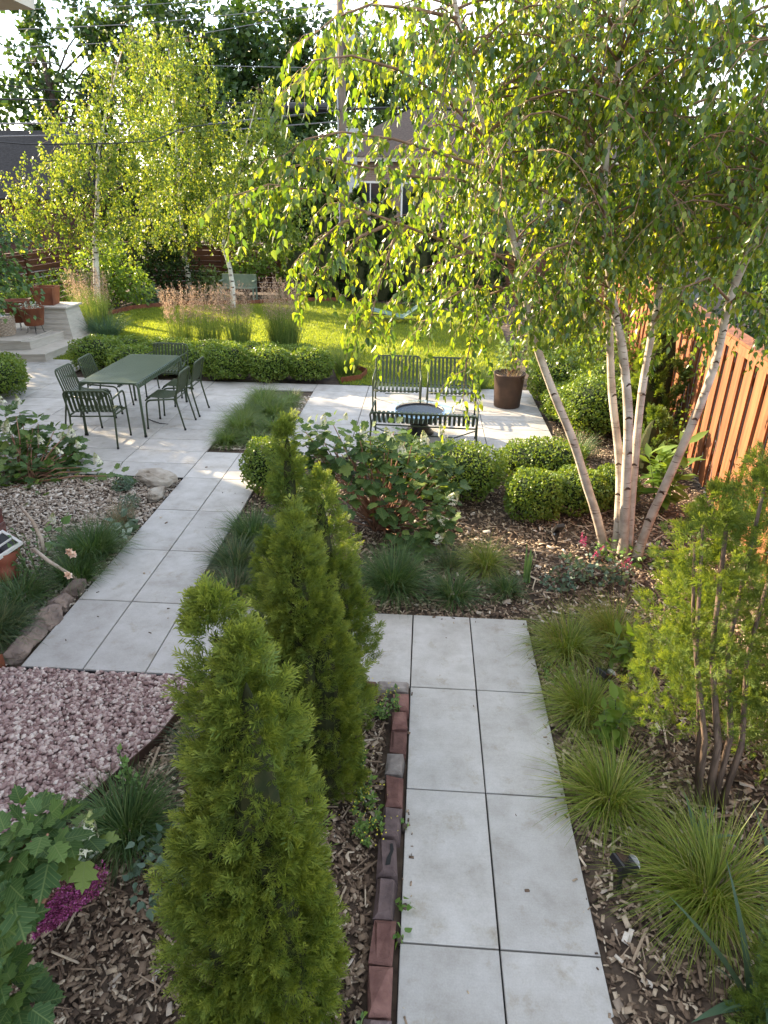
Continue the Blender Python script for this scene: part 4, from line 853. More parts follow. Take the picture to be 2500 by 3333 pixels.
# ================================================================== THE BIG BIRCH
BX, BY = 1.92, 1.20
birch = thing('river_birch', 'big multi-stemmed birch with pale peeling trunks and hanging leafy branches', 'tree', (BX, BY, 0))
B0 = np.array([BX, BY, 0.0])
def dpath(pts): return [at(*q) - B0 for q in pts]
stems = [
    ([(1306, 1192, 1.28), (1290, 1120, 1.26), (1268, 1050, 1.24), (1237, 950, 1.2), (1196, 850, 1.15), (1160, 750, 1.1), (1140, 670, 1.05), (1118, 560, 1.0), (1080, 400, .95), (1020, 180, .9), (985, 20, .85), (960, -150, .8)], 0.041),
    ([(1328, 1196, 1.2), (1336, 1120, 1.2), (1338, 1000, 1.25), (1322, 850, 1.3), (1316, 700, 1.35), (1306, 560, 1.4), (1280, 400, 1.45), (1245, 220, 1.5), (1225, 0, 1.55), (1215, -200, 1.6)], 0.040),
    ([(1345, 1200, 1.12), (1352, 1050, 1.12), (1357, 900, 1.12), (1345, 760, 1.1), (1330, 680, 1.08), (1312, 560, 1.05), (1306, 380, 1.0), (1330, 180, .98), (1345, 0, .95), (1355, -220, .9)], 0.043),
    ([(1356, 1196, 1.2), (1371, 1000, 1.25), (1386, 850, 1.3), (1408, 720, 1.35), (1425, 620, 1.4), (1432, 480, 1.42), (1450, 300, 1.45), (1490, 80, 1.5), (1510, -150, 1.5)], 0.036),
    ([(1375, 1202, 1.1), (1405, 1120, 1.1), (1432, 1060, 1.1), (1502, 900, 1.05), (1546, 780, 1.0), (1576, 650, .95), (1612, 560, .9), (1662, 470, .85), (1720, 330, .8), (1770, 100, .7), (1800, -120, .6)], 0.040)]
stem_pts = []
R5 = random.Random(5)
for pts, r in stems:
    P_ = dpath(pts); m = len(P_); Q = []; rr = []
    for i in range(m - 1):
        for k in range(4):
            u = k / 4; p0, p1, p2, p3 = P_[max(i - 1, 0)], P_[i], P_[i + 1], P_[min(i + 2, m - 1)]
            Q.append(0.5 * ((2 * p1) + (p2 - p0) * u + (2 * p0 - 5 * p1 + 4 * p2 - p3) * u * u + (3 * p1 - p0 - 3 * p2 + p3) * u ** 3))
    Q.append(P_[-1]); Q[0][2] = -.05
    rr = [max(0.012, r * (1.28 if i == 0 else 1.0 + .1 * math.sin(i * 1.7) * .4) * (1 - .78 * i / (len(Q) - 1)) + .004) for i in range(len(Q))]
    b = MB(); b.tube(Q, rr, 12); tr = b.build('trunk', M_bark, birch, True); stem_pts.append((Q, rr))
    for i in range(4, len(Q) - 10, 2):                       # old branch scars
        if R5.random() < .5:
            c = Q[i]; d = unit(np.array([R5.uniform(-1, .6), -1.0, R5.uniform(-.1, .3)])); ra = rr[i]
            s_ = MB(); V_ = []; up = unit(Q[i + 1] - Q[i]); sd = unit(np.cross(d, up))
            for (rad, off, n_) in ((1.0, .78, 10), (.75, 1.06, 10), (.35, 1.12, 10)):
                for k in range(n_):
                    a = 2 * math.pi * k / n_; V_.append(c + d * ra * off + sd * math.cos(a) * rad * ra * .75 + up * (math.sin(a) * rad * ra * .34 + (.5 * ra * abs(math.cos(a)) * -rad)))
            F_ = [(j * 10 + k, j * 10 + (k + 1) % 10, (j + 1) * 10 + (k + 1) % 10, (j + 1) * 10 + k) for j in range(2) for k in range(10)] + [tuple(range(20, 30))]
            s_.add(V_, F_); s_.build('branch_scar', M_scar, tr)
# branches: hand-laid ones that reach out of the crown, then the rest
branch_paths = []
hand = [
    [(1128, 610, 1.02), (1050, 560, .75), (926, 507, .4), (839, 475, .2), (760, 446, .05), (680, 410, -.08), (580, 398, -.18), (500, 425, -.25)],
    [(1300, 470, 1.2), (1150, 400, .8), (980, 340, .45), (850, 300, .25), (740, 285, .1), (660, 300, 0), (615, 335, -.05)],
    [(1095, 450, .95), (1000, 390, .6), (880, 380, .3), (780, 360, .1), (690, 340, 0), (640, 360, -.1)],
    [(1050, 300, .92), (960, 210, .6), (860, 150, .35), (760, 120, .2), (680, 130, .1), (640, 180, .05)],
    [(990, 40, .86), (900, 20, .6), (800, 10, .4), (720, 40, .3), (660, 90, .25)],
    [(1145, 680, 1.06), (1080, 620, .9), (1010, 620, .7), (960, 650, .6), (920, 700, .5)],
    [(1142, 675, 1.06), (1100, 620, 1.1), (1050, 640, 1.1), (1020, 720, 1.0), (1005, 800, .95), (1000, 860, .9)],
    [(1120, 570, 1.0), (1040, 540, .7), (960, 560, .45), (900, 600, .3), (870, 640, .25)],
    [(880, 490, .28), (850, 520, .2), (830, 580, .12), (810, 650, .1), (798, 710, .1)],
    [(800, 460, .1), (740, 480, 0), (690, 520, -.05), (650, 560, -.1)],
    [(850, 480, .2), (780, 510, .05), (730, 560, 0), (690, 600, -.05)],
    [(1310, 560, 1.05), (1240, 520, .6), (1180, 540, .3), (1130, 600, .15), (1100, 680, .1)],
    [(1312, 600, 1.05), (1230, 600, .7), (1200, 640, .5), (1180, 700, .4)],
    [(1575, 650, .95), (1530, 600, .6), (1480, 620, .4), (1450, 680, .3)],
    [(1570, 660, .95), (1610, 630, .7), (1640, 660, .6), (1650, 720, .5)],
    [(1410, 700, 1.35), (1450, 640, 1.3), (1500, 660, 1.2), (1520, 710, 1.1)],
    [(1330, 680, 1.08), (1280, 640, .9), (1250, 660, .8), (1235, 710, .75)],
]
for hp in hand:
    P_ = dpath(hp); Q = []
    for i in range(len(P_) - 1):
        for k in range(4): u = k / 4; Q.append(P_[i] * (1 - u) + P_[i + 1] * u)
    Q.append(P_[-1]); branch_paths.append((Q, 0.013))
for si, (Q, rr) in enumerate(stem_pts):
    n_ = len(Q)
    for i in range(n_):
        z = Q[i][2]
        if z < 2.15: continue
        for _ in range((0 if si == 4 and z < 2.6 else 1) if z < 2.7 else (4 if si > 1 else 3) if z < 4.4 else 2):
            a = R5.uniform(0, 6.283); el = R5.uniform(.35, .95); L = R5.uniform(.7, 1.55) * (.55 if z < 2.75 else 1.0 if z < 3.7 else .8)
            d = np.array([math.cos(a) * math.cos(el), math.sin(a) * math.cos(el), math.sin(el)]); cur = Q[i].copy(); pts_ = [cur]
            for k in range(8):
                cur = cur + d * L / 8; pts_.append(cur); d = unit(d + np.array([0, 0, -.20 - .03 * k]) + np.array([R5.gauss(0, .07), R5.gauss(0, .07), 0]))
            branch_paths.append((pts_, 0.005 + .004 * L))
bparts = []; twig_paths = []; leafP = []; leafY = []; leafN = []
for bi, (pts_, r0) in enumerate(branch_paths):
    m = len(pts_); bparts.append((pts_, [max(.0025, r0 * (1 - .85 * k / (m - 1))) for k in range(m)]))
    nh = bi < len(hand)
    for k in range(m):
        u = k / (m - 1)
        if u < .22: continue
        for _ in range((2 if R5.random() < .6 else 1) if not nh else 2):
            p = np.array(pts_[k]); t0 = unit(np.array(pts_[min(k + 1, m - 1)]) - np.array(pts_[max(k - 1, 0)])); a = R5.uniform(0, 6.283)
            d = unit(t0 * .5 + np.array([math.cos(a), math.sin(a), R5.uniform(-.3, .35)])); L = R5.uniform(.14, .46); st = max(4, int(L / .038)); tw = [p]
            for s in range(st):
                p = p + d * L / st; tw.append(p); d = unit(d + np.array([0, 0, -.26]))
                for sgn in (1, -1) if R5.random() < .30 else (R5.choice((1, -1)),):
                    leafP.append(p); sd = unit(np.cross(d, [0, 0, 1.]) + 1e-6) * sgn; y_ = unit(sd * .55 + d * .35 + np.array([R5.gauss(0, .28), R5.gauss(0, .28), -0.95 + R5.gauss(0, .25)])); leafY.append(y_)
            twig_paths.append((tw, [.0022 * (1 - .6 * q / st) for q in range(st + 1)]))
np_obj('branches', tube_np([b[0] for b in bparts], [b[1] for b in bparts], 6), M_twig, birch, smooth=True)
np_obj('twigs', tube_np([b[0][::3] + b[0][-1:] for b in twig_paths], [b[1][::3] + b[1][-1:] for b in twig_paths], 3), M_twig, birch, 'stuff')
leafP = np.array(leafP); leafY = np.array(leafY); n = len(leafP); print('birch leaves', n)
s = rng.uniform(.038, .072, n); Mx = frames(leafY, rng.normal(0, 1, (n, 3)) + np.array([0, 0, .2]), s, s * rng.uniform(.62, .88, n))
leaf_parts(birch, LEAF_OV, Mx, leafP + leafY * .012, M_birch, 300)

# ================================================================== WHITE BIRCHES ON THE LAWN
def white_birch(label, base, path, clumps, n, leaf, r):
    """clumps: (dx, dy, depth offset, radius) in the crown; leaves hang in short strands"""
    root = thing('white_birch', label, 'tree', base, 0, 'white birches on the lawn'); b = MB(); P_ = [np.array(p, float) for p in path]; Bv = np.array(base, float); Q = []
    for i in range(len(P_) - 1):
        for k in range(3): u = k / 3; Q.append(P_[i] * (1 - u) + P_[i + 1] * u)
    Q.append(P_[-1]); b.tube(Q, [max(.010, r * (1 - .88 * i / (len(Q) - 1))) for i in range(len(Q))], 10); tr = b.build('trunk', M_barkw, root, True)
    R_ = random.Random(int(base[0] * 13))
    for i in range(1, len(Q) // 2 + 2):
        c = Q[i]; d = unit(np.array([R_.uniform(-.8, .8), -1, 0])); ra = r * (1 - .88 * i / len(Q)); s_ = MB(); s_.box(tuple(c + d * ra * .9), (ra * 1.2, ra * .35, ra * .4), R_.uniform(-.2, .2)); s_.build('branch_scar', M_scar, tr)
    br = []; LP = []; W = np.array([q[3] ** 2 for q in clumps]); W = W / W.sum()
    for (dx, dy, oy, rad), w_ in zip(clumps, W):
        c = at(dx, dy, Bv[1] + oy) - Bv; i = min(range(len(Q)), key=lambda q: abs(Q[q][2] - (c[2] - .5))); s0 = Q[i]; mid = s0 * .45 + c * .55 + np.array([0, 0, .15]); br.append(([s0, mid, c], [.014, .009, .004]))
        ns = max(8, int(n * w_ / 16)); st = c + rng.normal(0, 1, (ns, 3)) * np.array([rad, rad, rad * .8]) * .55
        for q in st[:6]: br.append(([c, (c + q) / 2 + np.array([0, 0, .1]), q], [.005, .004, .002]))
        L_ = rng.uniform(.15, .5, ns); t_ = rng.random((ns, 16)); dirs = unit(rng.normal(0, .35, (ns, 3)) + np.array([0, 0, -1.]))
        LP.append((st[:, None, :] + dirs[:, None, :] * (t_ * L_[:, None])[..., None] + rng.normal(0, .035, (ns, 16, 3))).reshape(-1, 3))
    np_obj('branches', tube_np([x[0] for x in br], [x[1] for x in br], 4), M_twig, root, smooth=True)
    LP = np.concatenate(LP); m = len(LP); y_ = unit(rng.normal(0, .6, (m, 3)) + np.array([0, 0, -.9])); s = leaf * rng.uniform(.6, 1.35, m)
    np_obj('crown', [scatter(*LEAF_SM, frames(y_, rand_unit(m), s, s * 1.2), LP)], M_birchb, root, 'stuff'); return root
b1 = np.array([-8.36, 12.56, 0])
white_birch('white birch with forked trunk standing leftmost on the lawn edge', b1, [at(215, 690, 12.56) - b1, at(210, 640, 12.56) - b1, at(207, 560, 12.56) - b1, at(206, 515, 12.56) - b1, at(211, 440, 12.56) - b1, at(212, 330, 12.6) - b1, at(232, 230, 12.7) - b1, at(262, 110, 12.8) - b1],
            [(60, 440, 0, .55), (40, 400, .3, .4), (105, 375, -.2, .6), (150, 310, .2, .6), (190, 240, 0, .55), (215, 170, .1, .5), (250, 130, 0, .45), (285, 90, .2, .45), (310, 140, .3, .5), (300, 220, .2, .65), (245, 290, -.4, .7), (310, 300, .2, .7), (190, 370, -.6, .8), (260, 390, -.3, .8), (330, 380, .3, .7), (120, 450, -.3, .7), (200, 460, -.6, .7), (280, 470, -.2, .7), (70, 490, 0, .5), (150, 510, -.2, .45), (340, 460, .2, .55), (110, 250, .4, .4), (20, 470, .2, .4)], 17000, .072, .095)
b2 = np.array([-7.72, 16.9, 0])
white_birch('white birch leaning slightly left behind the lawn, left of the bench', b2, [at(411, 640, 16.9) - b2, at(406, 590, 16.9) - b2, at(395, 530, 16.9) - b2, at(390, 450, 16.9) - b2, at(382, 320, 16.9) - b2, at(365, 110, 16.9) - b2],
            [(340, 75, 0, .5), (360, 130, 0, .7), (405, 90, .2, .5), (420, 150, 0, .7), (380, 200, -.2, .9), (440, 220, 0, .8), (400, 280, -.4, 1.0), (460, 300, 0, .9), (350, 320, -.2, .9), (430, 370, -.4, 1.0), (370, 410, -.5, 1.0), (470, 400, 0, .9), (420, 460, -.4, .9), (350, 490, -.2, .7), (480, 470, 0, .7), (320, 240, .2, .7), (380, 520, -.2, .5)], 17000, .085, .095)
b3 = np.array([-5.55, 14.9, 0])
white_birch('white birch with crooked trunk in front of the sage bench', b3, [at(503, 668, 14.9) - b3, at(503, 620, 14.9) - b3, at(497, 580, 14.9) - b3, at(482, 530, 14.9) - b3, at(500, 440, 14.9) - b3, at(525, 340, 14.9) - b3, at(555, 215, 14.9) - b3],
            [(560, 195, 0, .4), (550, 250, 0, .55), (590, 280, .1, .5), (540, 320, -.1, .65), (600, 340, 0, .6), (560, 390, -.3, .8), (620, 410, 0, .6), (510, 410, 0, .7), (560, 460, -.3, .8), (620, 480, -.1, .6), (500, 480, -.1, .7), (450, 470, .1, .5), (590, 520, -.1, .45), (530, 520, 0, .45)], 12500, .075, .085)

# ================================================================== TREES BEYOND THE FENCE
GT = 'trees beyond the back fence'
def blobs(spec, base): return [(*(at(dx, dy, base[1] + oy) - np.array(base)), r) for dx, dy, oy, r in spec]
bs = (-17.5, 31.0, 0)
crown_tree('shade_tree', 'tall open maple at the upper left with sky showing through', bs, 12, .28, blobs([(60, 120, 0, 1.3), (110, 60, 1, 1.3), (190, 40, 0, 1.5), (250, 90, -1, 1.5), (40, 220, 0, 1.6), (110, 240, 1, 1.6), (190, 190, 0, 1.4), (20, 340, 0, 1.8), (110, 360, -1, 1.8), (230, 260, 1, 1.6), (300, 30, 0, 1.4), (180, 430, 0, 1.8), (270, 400, 0, 1.8)], bs), .30, 7500, M_tree, M_barkd, GT, lean=(-.5, 0))
bs = (-12.5, 33.0, 0)
crown_tree('shade_tree', 'rounded dark maple behind the tops of the lawn birches', bs, 11, .3, blobs([(330, 60, 0, 1.7), (400, 130, 0, 2.0), (360, 230, -1, 2.0), (300, 160, 0, 1.8), (420, 330, 0, 2.2), (340, 400, 0, 2.3), (250, 330, 0, 2.0)], bs), .30, 8000, M_tree, M_barkd, GT)
bs = (-7.5, 33.5, 0)
crown_tree('shade_tree', 'dense dark green maple left of the utility pole', bs, 12, .32, blobs([(500, 90, 0, 2.1), (570, 110, 0, 2.2), (640, 100, -1, 2.2), (460, 180, 0, 2.2), (540, 220, -1, 2.4), (620, 230, 0, 2.4), (690, 170, 0, 2.0), (500, 330, 0, 2.4), (600, 340, 0, 2.4), (680, 320, 0, 2.2), (700, 80, 0, 1.6)], bs), .32, 13000, M_tree, M_barkd, GT)
bs = (-1.0, 40.0, 0)
crown_tree('shade_tree', 'distant maple right of the utility pole above the brick roof', bs, 10, .3, blobs([(780, 150, 0, 2.2), (850, 190, 0, 2.2), (900, 150, 0, 1.8), (800, 250, 0, 2.4), (960, 220, 0, 2.2)], bs), .34, 5500, M_tree, M_barkd, GT)
bs = (11.0, 30.0, 0)
crown_tree('shade_tree', 'leafy tree behind the right fence glimpsed through the birch', bs, 9, .3, blobs([(1250, 300, 0, 2.2), (1350, 330, 0, 2.4), (1450, 280, 0, 2.4), (1560, 330, 0, 2.4), (1650, 260, 0, 2.4), (1300, 420, 0, 2.2), (1400, 440, 0, 2.4), (1520, 440, 0, 2.4), (1640, 420, 0, 2.6), (1740, 330, 0, 2.6)], bs), .34, 9000, M_tree, M_barkd, GT)
bs = (7.6, 9.0, 0)
crown_tree('garden_shrub', 'bushy green shrub growing beyond the right fence', bs, 3.0, .09, blobs([(1640, 640, 0, .8), (1660, 570, .5, .9), (1720, 620, 0, 1.0), (1600, 560, 1.5, .8), (1700, 700, -.5, .8)], bs), .11, 5200, M_tree, M_barkd, cat='shrub')
bs = (3.6, 19.8, 0)
crown_tree('garden_shrub', 'loose green shrub behind the back fence at the right', bs, 3.2, .09, blobs([(1130, 560, 0, 1.0), (1200, 530, 0, 1.1), (1280, 560, 0, 1.1), (1360, 560, 0, 1.1), (1180, 470, 0, 1.0), (1300, 470, 0, 1.1)], bs), .13, 5200, M_tree, M_barkd, cat='shrub')

bs = (-22.0, 34.0, 0)
crown_tree('shade_tree', 'low wide tree at the far left edge below the tall maple', bs, 8, .28, blobs([(-60, 330, 0, 2.2), (20, 400, 0, 2.2), (100, 440, 0, 2.2), (-40, 460, 0, 2.2), (180, 470, 0, 2.0), (60, 500, 0, 1.8), (-60, 200, 0, 2.0)], bs), .32, 6500, M_tree, M_barkd, GT)
bs = (-11.0, 29.0, 0)
crown_tree('shade_tree', 'dark tree low behind the three lawn birches', bs, 6, .22, blobs([(300, 470, 0, 1.6), (380, 440, 0, 1.7), (450, 460, 0, 1.7), (530, 450, 0, 1.7), (600, 430, 0, 1.7), (650, 470, 0, 1.4), (230, 480, 0, 1.5)], bs), .26, 7000, M_tree, M_barkd, GT)

bs = (-12.8, 11.7, 0)  # unseen tree, added to break up the sun over the patio
crown_tree('shade_tree', 'unseen dense tree added beyond the left fence to dapple the patio', bs, 7, .2, [(0, -1.2, 2.0, 1.0), (.1, -.2, 1.8, 1.1), (-.1, .6, 1.8, .9), (0, -1.1, 3.6, 1.0), (.1, -.2, 3.7, 1.1), (0, .6, 3.5, .9), (0, -.9, 5.0, 1.0), (0, 0, 5.2, 1.0), (0, .6, 4.9, .9)], .2, 9000, M_tree, M_barkd, GT)

bs = (-2.5, 27.0, 0)
crown_tree('shade_tree', 'dark tree filling the gap between pole and white birches', bs, 6, .2, blobs([(680, 400, 0, 1.3), (640, 360, 0, 1.2), (700, 470, 0, 1.2), (650, 450, 0, 1.2)], bs), .24, 3000, M_tree, M_barkd, GT)

# dark columns of arborvitae along the back fence
GC = 'dark arborvitae row along the back'
for i, (dx, dyb, dyt, Y_, r, lab) in enumerate([
        (640, 650, 505, 16.9, .55, 'dark arborvitae at the left end of the back row beside the board fence'),
        (705, 652, 430, 17.2, .60, 'dark arborvitae second from the left in the back row'),
        (775, 652, 400, 17.2, .60, 'dark arborvitae third from the left in the back row'),
        (830, 654, 390, 17.3, .60, 'tall dark arborvitae in the middle of the back row'),
        (895, 655, 400, 17.3, .62, 'dark arborvitae right of the middle in the back row'),
        (965, 657, 410, 17.2, .62, 'dark arborvitae behind the sun lounger in the back row'),
        (1050, 660, 430, 17.1, .62, 'dark arborvitae at the right end of the back row')]):
    p = at(dx, dyb, Y_); h = at(dx, dyt, Y_)[2]
    conifer('columnar_arborvitae', lab, (p[0], Y_, 0), [(0, 0, 0, h, r, .35)], M_thujad if i else M_thujag, 1900, .19, .25, spray=SPRAY_S, group=GC, core=.75)

# ================================================================== CONIFERS NEAR THE PATH
conifer('arborvitae', 'bright yellow-green arborvitae with twin tops in the foreground', (-0.55, -2.85, 0),
        [(.05, 0, .0, 1.90, .262, .12), (-.06, .09, .3, 1.99, .13, .5), (.11, -.06, .0, 1.15, .22, .25), (-.08, -.05, 0, 1.25, .235, .25)], M_thuja, 16000, .082, 1.0, blunt=2.3, plume=.13, core=.42, per=18)
conifer('arborvitae', 'slender pointed arborvitae in the middle of the three conifers', (-0.55, -1.75, 0),
        [(0, 0, .0, 1.80, .24, .2), (.11, 0, .0, 1.32, .20, .3), (-.10, 0, .0, 1.25, .18, .3)], M_thuja, 11000, .080, .95, blunt=1.8, plume=.13, core=.42, per=18)
conifer('arborvitae', 'tallest dark green arborvitae at the back of the three conifers', (-0.60, -1.18, 0),
        [(-.09, 0, .0, 1.84, .19, .3), (.08, 0, .0, 1.74, .22, .3), (.16, 0, .0, 1.25, .24, .3), (-.2, 0, 0, 1.35, .2, .3), (-.09, 0, 1.4, 1.96, .08, .3)], M_thujag, 11000, .080, .85, plume=.13, core=.42, per=18)
conifer('arborvitae', 'large sunlit arborvitae with bare reddish trunks at the right edge', (1.68, -1.55, 0),
        [(-.08, .05, .35, 2.05, .36, .4), (.18, .08, .25, 2.22, .38, .4), (-.26, .05, .4, 1.85, .22, .4), (.42, .05, .1, 2.0, .36, .4), (.15, .3, .2, 1.9, .36, .4)], M_thujag, 17000, .076, .95, core=0, plume=.14, blunt=2.4, per=18,
        gap=lambda p: (p[:, 1] < -.04) & (p[:, 2] < .58 + .15 * np.sin(p[:, 0] * 14)) & (p[:, 0] > -.16) & (p[:, 0] < .12),
        trunks=[([(-.05, -.15, -.05), (-.11, -.15, .45), (-.2, .0, .9), (-.28, .1, 1.6)], .020), ([(.0, -.16, -.05), (-.05, -.17, .45), (-.12, 0, .9), (-.18, .1, 1.7)], .024), ([(.04, -.14, -.05), (.01, -.15, .5), (-.05, 0, .95), (-.04, .1, 1.8)], .021), ([(.07, -.16, -.05), (.07, -.17, .45), (.06, 0, .9), (.1, .1, 1.6)], .020), ([(-.02, -.08, -.05), (-.12, 0, .6), (-.24, .05, 1.1), (-.3, .1, 1.5)], .016)])
conifer('globe_arborvitae', 'small rounded green arborvitae in the lower right corner', (1.62, -2.95, 0),
        [(0, 0, .02, .76, .36, .5), (-.03, -.08, .02, .66, .33, .5)], M_thujag, 5200, .07, .6, blunt=2.4, plume=.14)
conifer('arborvitae', 'narrow dark green arborvitae against the orange fence behind the birch', (3.08, 4.45, 0),
        [(0, 0, .0, 2.1, .36, .35), (-.1, -.1, 0, 1.6, .3, .35), (.05, -.05, .2, 1.9, .3, .4)], M_thujag, 3600, .12, .6, spray=SPRAY_S)
conifer('juniper', 'low bluish conifer below the narrow arborvitae by the fence', (2.75, 3.3, 0), [(0, 0, 0, .75, .28, .4), (.15, .1, 0, .6, .25, .4)], M_thujag, 1400, .1, .2, spray=SPRAY_S)

# ================================================================== BOXWOODS
GB = 'clipped boxwood shrubs'
for lab, x, y, rx, ry, h, n in [
    ('round boxwood at the left end of the hedge beside the deck step', -6.05, 7.55, .45, .42, .58, 4200),
    ('round boxwood by the left chairs in front of the hedge', -5.15, 7.15, .50, .38, .52, 4200),
    ('large round boxwood ball in front of the hedge right of the table', -3.50, 7.10, .43, .40, .62, 5600),
    ('boxy boxwood between the large ball and the hedge end', -2.72, 7.12, .37, .36, .56, 4600),
    ('boxwood ball at the right end of the hedge beside wispy grass', -2.00, 7.20, .37, .36, .55, 4600),
    ('boxwood behind the far armchair in the hedge', -4.4, 7.35, .45, .40, .50, 4200),
    ('back hedge boxwood nearest the deck', -5.85, 8.25, .50, .36, .55, 3600),
    ('back hedge boxwood behind the far armchair', -4.95, 8.15, .52, .36, .55, 3600),
    ('back hedge boxwood above the large ball', -4.05, 8.05, .52, .36, .55, 3600),
    ('back hedge boxwood under the reed plumes', -3.15, 7.98, .50, .36, .55, 3600),
    ('back hedge boxwood at its right end under the tallest plumes', -2.45, 7.95, .42, .34, .52, 3600),
    ('dark boxwood ball at the left edge behind the hydrangea', -6.85, 5.55, .50, .50, .62, 4600),
    ('boxwood ball at the left edge nearest the deck step', -7.1, 6.0, .48, .45, .60, 4200),
    ('tall boxwood ball right behind the rusty pot', 2.15, 6.25, .45, .45, .72, 5200),
    ('sunlit boxwood ball behind the leaning trunk', 2.75, 5.75, .50, .45, .75, 5000),
    ('small shaded boxwood in front of the rusty pot by the slabs', 2.10, 5.35, .30, .30, .52, 3600),
    ('broad sunlit boxwood ball at the right edge of the patio', 2.48, 4.75, .56, .50, .78, 6600),
    ('sunlit boxwood ball furthest back by the right reeds', 2.35, 7.05, .45, .42, .66, 4200),
    ('dark boxwood ball half hidden behind the tallest conifer', -1.62, 2.30, .33, .34, .60, 5200),
    ('wide boxwood in front of the sofa beside the hydrangea', 0.42, 2.42, .50, .42, .56, 6800),
    ('boxwood just left of the wide one behind the hydrangea blooms', -0.25, 2.75, .38, .36, .50, 4200),
    ('flat topped boxwood at the right corner of the patio bed', 1.42, 2.95, .50, .36, .46, 5200),
    ('square small boxwood nearest the black garden light', 1.20, 1.93, .28, .27, .48, 4600),
    ('small boxwood between the square one and the birch trunks', 1.70, 2.15, .32, .28, .42, 4200),
    ('dark low boxwood right behind the leaning birch trunk', 2.12, 2.35, .28, .30, .38, 3200)]:
    boxwood(lab, x, y, rx, ry, h * (.82 if 'back hedge' in lab else 1.0), n, GB, power=3.0 if 'boxy' in lab or 'square' in lab or 'back hedge' in lab else 2.35, leaf=.030 if y < 4 else .038)

# shrubs at the back
def leafy_shrub(name, label, x, y, blobs_, leaf, n, mat, cat='shrub', stem=M_barkd, tmpl=LEAF_SM, parts=0, w=1.2):
    root = thing(name, label, cat, (x, y, 0)); b = MB()
    P_, NN = [], []; vol = np.array([q[3] ** 2 for q in blobs_])
    for q, m in zip(blobs_, (n * vol / vol.sum()).astype(int)):
        b.tube([(0, 0, -.03), (q[0] * .6, q[1] * .6, q[2] * .55), (q[0], q[1], q[2])], [.022, .015, .006], 5)
        d = rand_unit(m); P_.append(np.array(q[:3]) + d * (q[3] * (.45 + .6 * rng.random(m) ** .6))[:, None]); NN.append(d)
    b.build('stems', stem, root, True); p = np.concatenate(P_); nn = np.concatenate(NN); p[:, 2] = np.maximum(p[:, 2], .02); m = len(p)
    y_ = unit(nn * .6 + rng.normal(0, .6, (m, 3)) + np.array([0, 0, -.35])); s = leaf * rng.uniform(.65, 1.35, m)
    Mx_ = frames(y_, nn + rng.normal(0, .5, (m, 3)) + np.array([0, 0, .6]), s, s * w)
    if parts: leaf_parts(root, tmpl, Mx_, p, mat, parts)
    else: np_obj('foliage', [scatter(*tmpl, Mx_, p)], mat, root, 'stuff')
    return root
leafy_shrub('hazel_shrub', 'bright leafy shrub between the left fence and first white birch', -9.0, 14.6, [(0, 0, 1.2, .65), (.5, 0, .8, .6), (-.5, 0, .8, .6), (.2, -.2, 1.6, .5), (.8, .2, .5, .5), (-.2, .1, .4, .6)], .10, 3400, M_peony)
leafy_shrub('yew_shrub', 'dark dense evergreen shrub left of the middle white birch', -9.0, 16.6, [(0, 0, .7, .8), (.7, 0, .9, .8), (1.1, .2, 1.5, .7), (.3, 0, 1.5, .8), (1.5, 0, .6, .7)], .09, 5200, M_thujad)
leafy_shrub('border_shrub', 'low mixed green shrub under the left slatted fence', -10.1, 12.9, [(0, 0, .5, .5), (.4, .6, .6, .5), (-.2, -.8, .6, .5), (.1, -1.6, .7, .5)], .08, 3000, M_peony)
leafy_shrub('rhododendron', 'small leafy bush left of the sage bench', -6.75, 17.0, [(0, 0, .5, .4), (.3, 0, .3, .35), (-.35, 0, .35, .35)], .10, 700, M_oak)
leafy_shrub('trellis_climber', 'bright climbing plant on a trellis behind the sage bench', -5.75, 17.3, [(0, 0, 1.0, .35), (.35, 0, .8, .3), (-.3, 0, .7, .35), (.75, .1, 1.3, .28), (.1, 0, 1.45, .22), (.8, .1, .9, .25)], .12, 900, M_peony)
leafy_shrub('garden_shrub', 'green and grey mixed perennials under the arborvitae by the lounger', .0, 15.9, [(0, 0, .2, .3), (.6, .1, .25, .35), (1.2, -.3, .25, .35), (-.5, .2, .2, .25)], .07, 1600, M_sedum)
leafy_shrub('hosta', 'low round hosta beside the brown edging of the lawn', -8.4, 15.6, [(0, 0, .15, .3), (.3, .1, .15, .25)], .16, 160, M_bluegrn)
leafy_shrub('garden_shrub', 'bright sunlit perennials behind the right boxwoods', 3.1, 7.6, [(0, 0, .5, .5), (-.3, .8, .4, .4), (.4, .5, .5, .45), (-.5, .1, .3, .35)], .07, 2600, M_peony)
leafy_shrub('climbing_vine', 'thin leafy vine climbing the fence right of the narrow arborvitae', 3.42, 3.9, [(0, 0, .5, .22), (-.05, .2, .9, .2), (.02, -.1, 1.15, .15), (0, -.2, .3, .25)], .05, 420, M_peony)

